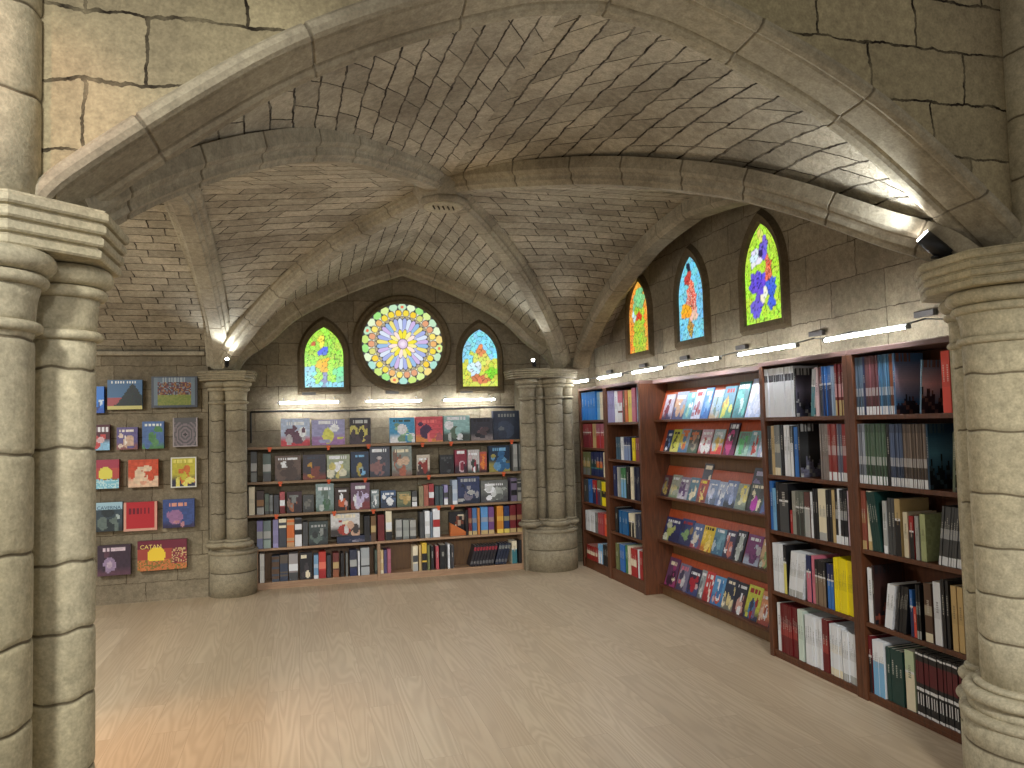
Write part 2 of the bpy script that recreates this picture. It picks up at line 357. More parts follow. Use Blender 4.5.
# strips of web between the wall arches and the walls
def ext(mb, prof, a, b, shift, up):
    path=arch_path(prof,a,b); S=0
    for p,q in zip(path,path[1:]):
        l=(q-p).length; d=Vector(shift); w=d.length
        mb.quad(p+Vector((0,0,up[0])),q+Vector((0,0,up[0])),q+d+Vector((0,0,up[1])),p+d+Vector((0,0,up[1])),uv=[(0,S),(0,S+l),(w,S+l),(w,S)]); S+=l
e=MB(); ext(e,RIGHT,(3.0,PY['F']),(3.0,PY['B']),(.42,0,0),(.13,.3)); ext(e,BACK,(PX['L'],8.0),(PX['R']+.04,8.0),(0,.42,0),(.14,.18)); e.build('ceiling',VAULT,kind='structure')
# left bay barrel
lb=MB()
LP=curve([(8.06,2.36),(7.75,2.5),(7.3,2.66),(6.6,2.88),(5.9,3.06),(5.35,3.16),(4.6,3.06),(3.9,2.92),(3.2,2.7),(2.7,2.45)],4)
S=0
for p,q in zip(LP,LP[1:]):
    l=math.dist(p,q)
    lb.quad((-.74,p[0],p[1]+.02),(-.74,q[0],q[1]+.02),(-5.5,q[0],q[1]+.02),(-5.5,p[0],p[1]+.02),uv=[(0,S),(0,S+l),(4.7,S+l),(4.7,S)]); S+=l
lb.build('ceiling',VAULT,kind='structure')
m=MB(); m.box(-5.5,-.86,7.98,8.05,2.345,2.385); bevel(m.build('trim_1',RIB,kind='structure'),.01)
# --- arches and ribs
def rib_prof(w=.085,h=.14):
    return [(-w*1.25,h+.012),(-w*1.25,h*.62),(-w*1.1,h*.5),(-w*.9,h*.46),(-w*.82,h*.36),(-w*.82,h*.2),(-w*.6,h*.12),(-w*.5,.0),(w*.5,.0),(w*.6,h*.12),(w*.82,h*.2),(w*.82,h*.36),(w*.9,h*.46),(w*1.1,h*.5),(w*1.25,h*.62),(w*1.25,h+.012)]
where={'LF':'the left foreground column','RF':'the right foreground column','LB':'the column left of the low shelves','RB':'the far corner column'}
for k in corner:
    c=Vector((*corner[k],0)); e=Vector((XC,YC,0)); d=(e-c).normalized(); Wd=Vector((-d.y,d.x,0))
    end=e-d*.12
    m=MB(); path=[p for p in half_path({'L':DIAGL,'R':DIAG}[k[0]] if k!='RF' else DIAGR,corner[k],(XC,YC)) if (p-Vector((XC,YC,p.z))).length>.13]
    sweep(m,path,Wd,rib_prof(),.42)
    m.build('vault_rib',RIB,label='diagonal stone rib rising from '+where[k],cat='stone rib',group=None)
FP=[(-.18,.15),(-.19,.085),(-.21,.08),(-.228,.065),(-.232,.045),(-.222,.028),(-.205,.02),(-.19,.026),(-.178,.02),(-.065,.006),(-.055,.016),(-.045,.004),(-.03,-.006),(.0,-.01),(.018,-.004),(.024,.01),(.024,.15)]
m=MB(); sweep(m,arch_path(FRONT,(XF-1.76,2.62),(XF+1.76,2.62)),(0,1,0),FP,.55,.35); m.build('moulded_arch',RIB,label='large moulded pointed stone arch spanning the two foreground columns',cat='stone arch')
BP=[(-.12,.16),(-.12,.06),(-.09,.04),(-.09,.0),(.02,.0),(.05,.04),(.1,.05),(.14,.1),(.14,.16)]
m=MB(); sweep(m,arch_path(BACK,(PX['L']+.1,8.1),(PX['R']-.02,8.1)),(0,1,0),BP,.5,.3); m.build('moulded_arch',RIB,label='pointed stone arch framing the round stained glass window',cat='stone arch')
m=MB(); sweep(m,arch_path(RIGHT,(3.06,PY['F']+.1),(3.06,PY['B'])),(1,0,0),[(-.11,.16),(-.11,.03),(-.08,.0),(.06,.0),(.09,.03),(.09,.16)],.5,.3); m.build('moulded_arch',RIB,label='stone wall arch curving over the three windows of the right wall',cat='stone arch')
m=MB(); sweep(m,arch_path(LEFT,(-.72,PY['F']+.05),(-.72,PY['B']-.02)),(1,0,0),rib_prof(.1,.13),.45,.3); m.build('moulded_arch',RIB,label='steep stone arch rising left from the clustered column beside the wall of games',cat='stone arch')
# --- boss
b_=thing('ceiling_boss','carved round stone boss where the four vault ribs meet','ceiling boss',(XC,YC,3.17))
m=MB(); pr=[(.175,.0),(.187,.012),(.187,.035),(.17,.045),(.2,.075),(.225,.12),(.235,.17)]; m.lathe([(r,z) for r,z in pr],0,0,8,PI/8,PI/8+2*PI); bevel(m.build('boss_block',RIB,b_),.006)
m=MB(); m.lathe([(.10,-.004),(.13,-.012),(.142,-.004),(.142,.0)],0,0,36); m.build('boss_disc',SHAFT,b_)
m=MB()
for k in range(5):
    x=-.07+.035*k; m.tube((x-.012,-.035,-.008),(x+.012,.035,-.008),.006,8)
m.build('carved_strokes',plain('carved_recess',(70,58,42),.9),b_,label='dark carved strokes')
# --- columns
def drum_prof(r,z0,z1,js,g=.007):
    p=[(r,z0)]
    for k,j in enumerate(js):
        if z0+.03<j<z1-.03: p+=[(r,j-.02,0,k+1.3),(r-.002,j-.006,0,k+1.3),(r-g,j-.0025,.8,k+1.3),(r-g,j+.0025,.8,k+1.3),(r-.002,j+.006,0,k+1.3),(r,j+.02,0,k+1.3)]
    p.append((r,z1)); return p
def tor(r,zc,q,n=8):
    return [(r-q*.4,zc-q)]+[(r+q*math.sin(PI*k/n)*1.15,zc-q*math.cos(PI*k/n)) for k in range(1,n)]+[(r-q*.4,zc+q)]
def cap_segments(r,zt,sc=1.0):
    return [tor(r+.016*sc,zt-.032,.032),tor(r+.013*sc,zt-.083,.019),[(r+.014*sc,zt-.10),(r+.006,zt-.135),(r+.002,zt-.175),(r+.002,zt-.20)][::-1],tor(r+.003*sc,zt-.213,.016)]
def base_segments(r,zb,sc=1.0):
    return [tor(r+.034*sc,zb-.026,.026),tor(r+.012*sc,zb+.012,.013),[(r+.028*sc,zb-.06),(r+.028*sc,zb-.04)]]
def cap_bell(r,zt,sc=1.0):
    """astragal, flared bell and two tori below the abacus at height zt"""
    return [(r,zt-.235),(r+.012*sc,zt-.228),(r+.02*sc,zt-.215),(r+.017*sc,zt-.2),(r+.004,zt-.19),(r+.002,zt-.182),(r+.008,zt-.15),(r+.016*sc,zt-.118),(r+.02*sc,zt-.108),(r+.036*sc,zt-.1),(r+.042*sc,zt-.088),(r+.036*sc,zt-.074),(r+.03*sc,zt-.068),(r+.048*sc,zt-.058),(r+.06*sc,zt-.04),(r+.06*sc,zt-.022),(r+.05*sc,zt-.006),(r+.03,zt)]
def slab(mb, poly, z0, z1, steps=4, inset=.055):
    cx=sum(p[0] for p in poly)/len(poly); cy=sum(p[1] for p in poly)/len(poly); lay=[]
    h=(z1-z0)/steps
    for k in range(steps):
        o=-inset*(1-(k+1)/steps)*.55; lay+= [(o-.006,z0+h*k),(o,z0+h*k+.006),(o,z0+h*(k+1)-.012),(o-.012,z0+h*(k+1)-.006),(o-.012,z0+h*(k+1)-.001)]
    rings=[]
    for o,z in lay:
        rg=[]
        for x,y in poly:
            d=math.hypot(x-cx,y-cy); rg.append(mb.vert((cx+(x-cx)*(1+o/d),cy+(y-cy)*(1+o/d),z)))
        rings.append(rg)
    n=len(poly)
    for a,b in zip(rings,rings[1:]):
        for k in range(n): mb.face([a[k],a[(k+1)%n],b[(k+1)%n],b[k]])
    mb.face(rings[0][::-1]); mb.face(rings[-1])
def column(label, shafts, poly, zc0, zc1, zb, plinths, upper=None, core=None, SHAFT=SHAFT):
    t=thing('clustered_column',label,'stone column',(shafts[0][0],shafts[0][1],0)); ox,oy=shafts[0][0],shafts[0][1]
    for (x,y,r,js) in shafts:
        m=MB(); m.lathe(drum_prof(r,zb,zc0-.2,js),x-ox,y-oy,40,wob=.004); m.build('shaft',SHAFT,t)
        m=MB(); sc=min(1.25,r/.12); [m.lathe(q,x-ox,y-oy,40) for q in cap_segments(r,zc0,sc)]; m.build('capital',SHAFT,t)
        m=MB(); [m.lathe(q,x-ox,y-oy,40) for q in base_segments(r,zb,sc)]; m.build('shaft_base',SHAFT,t)
    m=MB(); slab(m,[(x-ox,y-oy) for x,y in poly],zc0,zc1); m.build('abacus',SHAFT,t)
    for (x,y,r) in plinths:
        m=MB(); [m.lathe(q,x-ox,y-oy,44) for q in ([(r,0)]+[(r,.22),(r-.005,.225,.8),(r-.005,.23,.8),(r,.235)]+[(r,zb-.13)],tor(r-.012,zb-.112,.022),[(r-.02,zb-.092),(r-.022,zb-.07),(r-.035,zb-.058)])]; m.build('plinth',SHAFT,t)
    if upper:
        x,y,r=upper; m=MB(); m.lathe(drum_prof(r,zc1,4.65,[2.55,2.8,3.07,3.4,3.8,4.2]),x-ox,y-oy,40,wob=.004); m.build('upper_shaft',SHAFT,t)
    if core:
        x0,x1,y0,y1=core; m=MB(); m.box(x0-ox,x1-ox,y0-oy,y1-oy,0,zc0); m.build('core',SHAFT,t)
    return t
capL=[(-.53,2.76),(-.53,2.47),(-.73,2.28),(-.98,2.28),(-1.15,2.44),(-1.15,2.78),(-.98,2.94),(-.71,2.94)][::-1]
capL=[(x,y) for x,y in capL][::-1]
capL=capL[::-1]
jsA=[.82,1.04,1.28,1.55,1.87]; jsB=[.6,.82,1.02,1.22,1.56,1.80]
column('pale clustered column at the left foreground, with reddish lit shaft above its capital',
  [(-.835,2.41,.128,jsA),(-.70,2.64,.098,jsB),(-.96,2.68,.11,[.7,1.0,1.3,1.6])],capL,2.115,2.26,.46,[(-.835,2.44,.20),(-.70,2.64,.16)],(-.83,2.42,.135),(-.9,-.75,2.45,2.7))
capR=[(2.655,2.74),(2.615,2.44),(2.74,2.27),(3.03,2.27),(3.17,2.42),(3.17,2.76),(3.03,2.92),(2.80,2.92)]
column('pale stone clustered column at the right edge of the view on a round moulded plinth',
  [(2.925,2.54,.185,[.66,.85,1.04,1.26,1.52,1.76]),(2.945,2.785,.062,[.8,1.2,1.52,1.8])],capR,2.115,2.26,.455,[(2.935,2.54,.265),(2.955,2.77,.125)],(2.95,2.40,.115),(2.90,3.04,2.5,2.84))
capBL=[(-.93,8.2),(-.93,7.92),(-.84,7.83),(-.47,7.80),(-.38,7.90),(-.38,8.2)]
column('narrow clustered column between the wall of games and the low shelves',
  [(-.745,7.99,.068,[.8,1.1,1.4,1.7]),(-.575,7.99,.098,[.75,1.0,1.3,1.6,1.8])],capBL,2.09,2.185,.53,[(-.62,8.12,.225)],None,(-.83,-.54,8.03,8.3),SHAFT2)
capBR=[(2.21,8.2),(2.21,7.88),(2.3,7.78),(2.72,7.70),(2.98,7.86),(3.0,8.2)]
column('clustered column on a round plinth in the corner between low shelves and bookcases',
  [(2.43,8.02,.082,[.8,1.1,1.35,1.6,1.85]),(2.57,8.05,.055,[.9,1.3,1.7]),(2.72,7.98,.095,[.85,1.1,1.35,1.6,1.8]),(2.90,8.07,.06,[.9,1.3,1.7])],capBR,2.09,2.185,.54,[(2.70,8.17,.30)],None,(2.38,2.98,8.08,8.36),SHAFT2)

# ---------------------------------------------------------------- sizes of what stands on the shelves (metres)
NEAR1 =[
 [(4.557,4.231,0.339,13,'w',[(225,228,232)],'white comic with dark numbered band',0),(4.231,4.211,0.311,1,'c',[(28,28,32),(120,115,135),(60,60,80),(170,172,170)],'comic showing dusky landscape cover',0),(4.063,4.025,0.292,1,'t',[(170,172,170),(60,120,130)],'grey and teal comic leaning',-6),(4.016,3.979,0.3,1,'p',[(215,190,195)],'pale pink spined comic',0),(3.97,3.942,0.297,1,'t',[(105,25,30),(28,28,32)],'dark maroon comic',0),(3.942,3.853,0.301,4,'t',[(50,110,185),(28,40,85)],'bright blue comic',0),(3.853,3.818,0.294,2,'p',[(140,160,185)],'grey blue comic',0),(3.818,3.742,0.303,3,'3',[(105,25,30),(205,150,155),(105,25,30),(190,165,115)],'dark red comic with pink middle',0)],
 [(4.562,4.517,0.327,2,'p',[(70,72,74)],'dark grey comic',0),(4.517,4.483,0.327,1,'p',[(190,165,115)],'tan comic',0),(4.483,4.417,0.333,3,'b',[(120,124,122),(228,218,190)],'grey comic',0),(4.417,4.385,0.333,1,'p',[(28,28,32)],'black comic',0),(4.374,4.31,0.332,2,'p',[(225,228,232)],'white spined comic',0),(4.3,4.269,0.326,1,'t',[(70,72,74),(225,228,232)],'charcoal and white comic',0),(4.269,4.228,0.319,1,'p',[(50,110,185)],'sky blue comic',0),(4.228,4.208,0.338,1,'c',[(28,28,32),(70,72,74),(110,110,130),(170,172,170)],'comic showing stormy black cover',0),(3.997,3.924,0.337,4,'p',[(130,120,115)],'taupe comic',0),(3.924,3.836,0.336,5,'b',[(140,60,55),(225,228,232)],'brick red comic with white foot',0),(3.836,3.802,0.335,2,'b',[(95,95,110),(225,228,232)],'slate comic with white foot',0),(3.802,3.76,0.335,2,'b',[(150,45,45),(225,228,232)],'crimson comic with white foot',0)],
 [(4.566,4.532,0.325,1,'p',[(50,110,185)],'blue hardback',0),(4.532,4.498,0.28,1,'p',[(120,175,215)],'light blue comic',0),(4.498,4.465,0.323,1,'p',[(28,28,32)],'black thin comic',0),(4.465,4.358,0.319,1,'t',[(28,28,32),(70,72,74)],'thick charcoal hardback',0),(4.347,4.326,0.151,1,'p',[(165,40,42)],'short red booklet',0),(4.326,4.285,0.276,2,'p',[(150,150,140)],'stone grey comic',0),(4.285,4.204,0.279,3,'t',[(100,105,95),(60,60,55)],'grey green comic',0),(4.204,4.146,0.279,2,'t',[(95,60,55),(170,172,170)],'brown and grey comic',0),(4.136,4.117,0.285,1,'p',[(225,228,232)],'white thin comic',0),(4.117,4.069,0.305,2,'p',[(28,28,32)],'black comic with small lettering',0),(4.06,3.986,0.309,2,'b',[(228,218,190),(170,172,170)],'thick off-white book',0),(3.986,3.932,0.309,2,'p',[(28,28,32)],'jet black volume',0),(3.932,3.906,0.313,1,'p',[(190,165,115)],'tan spined volume',0),(3.906,3.88,0.321,1,'b',[(28,28,32),(225,228,232)],'black volume with white foot',0),(3.88,3.862,0.323,1,'p',[(225,228,232)],'thin white volume',0),(3.862,3.803,0.318,3,'b',[(28,28,32),(225,228,232)],'black comic with white lower block',0),(3.803,3.786,0.317,1,'p',[(210,190,205)],'pale pink thin comic',0)],
 [(4.55,4.44,0.317,5,'p',[(225,228,232)],'white spined magazine',0),(4.44,4.408,0.319,1,'t',[(28,28,32),(220,210,110)],'black and yellow magazine',0),(4.397,4.243,0.293,7,'b',[(225,228,232),(170,172,170)],'white leaning magazine with grey head',-9),(4.203,4.155,0.291,1,'t',[(28,40,85),(200,110,130)],'navy comic with pink figure',0),(4.145,4.117,0.294,1,'p',[(200,110,130)],'pink comic',0),(4.117,4.014,0.274,3,'t',[(28,28,32),(130,110,90)],'brown comic with black head',0),(4.005,3.943,0.268,2,'t',[(28,40,85),(50,110,185)],'blue comic with navy head',0),(3.934,3.773,0.316,7,'p',[(235,215,25)],'bright yellow magazine',0)],
 [(4.533,4.49,0.313,1,'p',[(225,228,232)],'white volume with lilac foot',0),(4.49,4.311,0.316,7,'3',[(105,25,30),(150,55,50),(105,25,30),(105,25,30)],'dark red bound volume',0),(4.301,4.241,0.319,2,'p',[(205,220,208)],'pale green white volume',0),(4.221,4.06,0.305,5,'p',[(225,228,232)],'white thin volume',0),(4.06,3.997,0.313,2,'3',[(105,25,30),(150,55,50),(105,25,30),(105,25,30)],'dark red volume between white ones',0),(3.988,3.875,0.3,5,'b',[(225,228,232),(228,218,190)],'white volume with cream foot',0),(3.866,3.751,0.289,5,'b',[(225,228,232),(170,172,170)],'white volume with grey foot',0)],
]
NEAR2 =[
 [(3.7,3.636,0.339,4,'m',[(95,115,135),(225,228,232)],'grey blue comic with white foot',0),(3.636,3.62,0.333,1,'p',[(28,40,85)],'navy comic',0),(3.62,3.519,0.331,6,'m',[(125,75,80),(225,228,232)],'faded red comic with white foot',0),(3.519,3.438,0.328,6,'m',[(80,125,160),(225,228,232)],'teal blue comic with white foot',0),(3.43,3.402,0.325,2,'m',[(170,100,65),(225,228,232)],'orange comic with white foot',0),(3.402,3.387,0.327,1,'c',[(70,110,150),(205,175,185),(40,35,45),(120,80,70)],'comic showing sunset sky cover',0),(3.23,3.217,0.275,1,'c',[(90,125,150),(220,190,195),(45,40,50),(110,90,85)],'leaning comic with pale sky cover',-5),(3.077,3.017,0.306,2,'p',[(215,75,60)],'vermilion red album',0),(3.011,2.982,0.3,1,'p',[(60,110,155)],'steel blue album',0)],
 [(3.695,3.639,0.335,4,'m',[(140,145,155),(225,228,232)],'light grey comic with white foot',0),(3.639,3.479,0.334,10,'m',[(85,105,85),(225,228,232)],'grey green comic with white foot',0),(3.471,3.45,0.333,1,'p',[(28,28,32)],'black comic',0),(3.45,3.357,0.333,6,'m',[(80,95,125),(225,228,232)],'slate blue comic with white foot',0),(3.357,3.191,0.332,11,'m',[(120,105,95),(225,228,232)],'brown grey comic with white foot',0),(3.191,3.178,0.331,1,'c',[(25,60,85),(90,140,165),(20,25,30),(60,80,90)],'comic showing stormy blue cover',0),(3.043,3.025,0.291,1,'c',[(95,105,85),(140,140,115),(50,55,45),(170,172,170)],'olive covered album leaning by the pier',-4)],
 [(3.688,3.656,0.326,2,'b',[(140,75,60),(190,165,115)],'rust brown comic',0),(3.648,3.617,0.329,1,'b',[(228,218,190),(190,165,115)],'cream comic',0),(3.609,3.541,0.326,3,'p',[(25,60,55)],'dark green comic leaning',7),(3.526,3.497,0.284,1,'b',[(170,172,170),(225,228,232)],'thin white and grey comic',0),(3.489,3.439,0.303,2,'p',[(70,72,74)],'dark grey book',0),(3.432,3.39,0.303,1,'t',[(190,165,115),(28,28,32)],'black book with gold top label',0),(3.383,3.348,0.238,1,'p',[(228,218,190)],'cream boxed edition',0),(3.341,3.308,0.222,1,'t',[(165,40,42),(28,28,32)],'red and black book in the box row',0),(3.301,3.274,0.226,1,'p',[(170,172,170)],'pale silver book',0),(3.268,3.229,0.24,1,'p',[(170,180,130)],'yellow green book',0),(3.153,2.986,0.297,8,'b',[(70,72,74),(225,228,232)],'charcoal comic with white foot leaning',-8)],
 [(3.661,3.622,0.304,1,'p',[(225,228,232)],'white hardback',0),(3.622,3.607,0.322,1,'c',[(45,28,28),(60,35,30),(120,60,45),(28,28,32)],'dark brown covered book',0),(3.547,3.488,0.242,2,'p',[(225,228,232)],'white leaning paperback',-9),(3.459,3.389,0.253,4,'p',[(28,28,32)],'black leaning paperback',-8),(3.355,3.335,0.242,1,'t',[(50,110,185),(28,40,85)],'cobalt blue book',0),(3.335,3.315,0.158,1,'p',[(215,75,60)],'small red book',0),(3.308,3.282,0.277,2,'b',[(28,28,32),(170,172,170)],'black and grey book',0),(3.263,3.211,0.296,1,'b',[(85,60,45),(228,218,190)],'brown book with cream foot',0),(3.199,3.149,0.314,1,'p',[(225,228,232)],'thick white book',0),(3.143,3.101,0.334,2,'p',[(28,28,32)],'thick black book',0),(3.089,3.019,0.315,2,'p',[(200,170,115)],'thick tan book',0),(3.013,2.985,0.301,2,'3',[(28,40,85),(170,172,170),(28,40,85),(28,28,32)],'navy book with white bands',0)],
 [(3.68,3.656,0.314,1,'t',[(105,25,30),(28,28,32)],'maroon book',0),(3.649,3.559,0.3,4,'t',[(225,228,232),(120,175,215)],'white and light blue book',0),(3.551,3.423,0.288,3,'p',[(25,60,55)],'bottle green album',0),(3.416,3.348,0.309,1,'t',[(190,205,170),(228,218,190)],'pale green album',0),(3.341,3.051,0.329,15,'r',[(28,28,32),(225,228,232)],'black volume with white and red bands',0)],
]
FARA =[
 [(8.058,7.64,0.316,5,'p',[(35,125,210)],'bright blue book',0),(7.612,7.528,0.296,1,'p',[(120,175,215)],'aqua book',0),(7.528,7.418,0.292,2,'p',[(228,218,190)],'cream book',0)],
 [(8.052,7.78,0.281,4,'t',[(150,50,60),(120,40,50)],'wine red book',0),(7.751,7.637,0.278,1,'p',[(190,165,115)],'tan book',0),(7.637,7.389,0.266,4,'t',[(160,90,110),(165,40,42)],'pink and red book',0)],
 [(8.077,7.864,0.246,2,'3',[(110,115,75),(190,165,115),(110,115,75),(120,124,122)],'moss green album',0),(7.835,7.661,0.253,2,'3',[(28,40,85),(25,60,55),(60,120,130),(28,40,85)],'dark teal album',0),(7.661,7.495,0.258,2,'3',[(28,40,85),(205,105,45),(60,120,75),(28,40,85)],'navy and orange album',0),(7.468,7.414,0.284,1,'p',[(228,218,190)],'thin cream booklet',0)],
 [(8.071,7.949,0.246,1,'p',[(70,72,74)],'charcoal book',0),(7.919,7.83,0.255,1,'p',[(50,110,185)],'blue book',0),(7.801,7.686,0.252,1,'t',[(165,40,42),(28,40,85)],'red topped navy book',0),(7.658,7.547,0.261,2,'t',[(110,115,75),(70,50,80)],'purple brown book',0),(7.519,7.385,0.249,1,'3',[(235,215,25),(28,28,32),(235,215,25),(235,215,25)],'yellow book with black band',0)],
 [(8.036,7.74,0.216,4,'p',[(225,228,232)],'white book',0),(7.712,7.627,0.217,1,'p',[(120,124,122)],'grey book',0),(7.627,7.464,0.225,3,'p',[(170,70,75)],'rose red book',0),(7.437,7.332,0.225,1,'p',[(220,80,45)],'orange red book',0)],
 [(8.031,7.709,0.152,5,'3',[(150,45,40),(228,218,190),(150,45,40),(150,45,40)],'red volume with cream lettering',0),(7.681,7.57,0.203,2,'t',[(120,175,215),(225,228,232)],'pale blue book',0),(7.543,7.383,0.212,3,'p',[(28,28,32)],'black book',0)],
]
FARB =[
 [(7.314,7.159,0.322,3,'p',[(150,145,190)],'lilac book',0),(7.134,7.059,0.313,1,'p',[(225,228,232)],'white book',0),(7.059,6.938,0.31,1,'3',[(200,110,130),(225,228,232),(105,25,30),(225,228,232)],'pink and white book',0),(6.914,6.867,0.303,1,'p',[(90,65,45)],'brown book',0),(6.867,6.797,0.31,1,'p',[(205,105,45)],'orange book',0),(6.797,6.706,0.307,1,'p',[(225,205,90)],'yellow book',0),(6.706,6.617,0.321,2,'p',[(200,110,130)],'rose pink book',0),(6.595,6.551,0.325,1,'p',[(120,175,215)],'light blue book',0)],
 [(7.139,7.04,0.222,2,'p',[(60,90,110)],'petrol blue book',0),(7.016,6.944,0.224,1,'p',[(225,228,232)],'white thin book',0),(6.944,6.78,0.224,3,'t',[(28,40,85),(130,150,190)],'blue grey book',0),(6.758,6.69,0.217,1,'p',[(235,215,25)],'yellow thin book',0),(6.668,6.58,0.218,2,'p',[(140,70,60)],'brick red book',0)],
 [(7.219,7.144,0.3,1,'p',[(28,40,85)],'navy book',0),(7.119,7.07,0.294,1,'p',[(170,172,170)],'light grey book',0),(7.046,6.926,0.288,2,'t',[(60,120,75),(120,175,215)],'green and blue book',0),(6.902,6.833,0.304,1,'p',[(28,28,32)],'black book',0),(6.81,6.742,0.309,1,'p',[(228,218,190)],'cream book',0),(6.719,6.609,0.313,3,'p',[(30,35,60)],'midnight blue book',0)],
 [(7.223,7.148,0.248,1,'p',[(28,28,32)],'black narrow book',0),(7.123,6.908,0.228,3,'p',[(25,95,150)],'ocean blue album',0),(6.884,6.77,0.223,2,'t',[(228,218,190),(28,28,32)],'white and black album',0),(6.726,6.616,0.23,3,'p',[(60,65,80)],'slate book',0)],
 [(7.228,7.153,0.258,1,'p',[(110,115,75)],'olive book',0),(7.129,7.008,0.262,2,'p',[(50,110,185)],'royal blue book',0),(6.984,6.937,0.273,1,'p',[(60,120,75)],'green book',0),(6.937,6.891,0.27,1,'p',[(228,218,190)],'cream slim book',0),(6.868,6.733,0.261,3,'3',[(165,40,42),(228,218,190),(165,40,42),(165,40,42)],'red volume with cream title',0),(6.711,6.689,0.266,1,'p',[(225,228,232)],'white slim book',0),(6.667,6.602,0.263,1,'p',[(165,40,42)],'red end volume',0)],
]
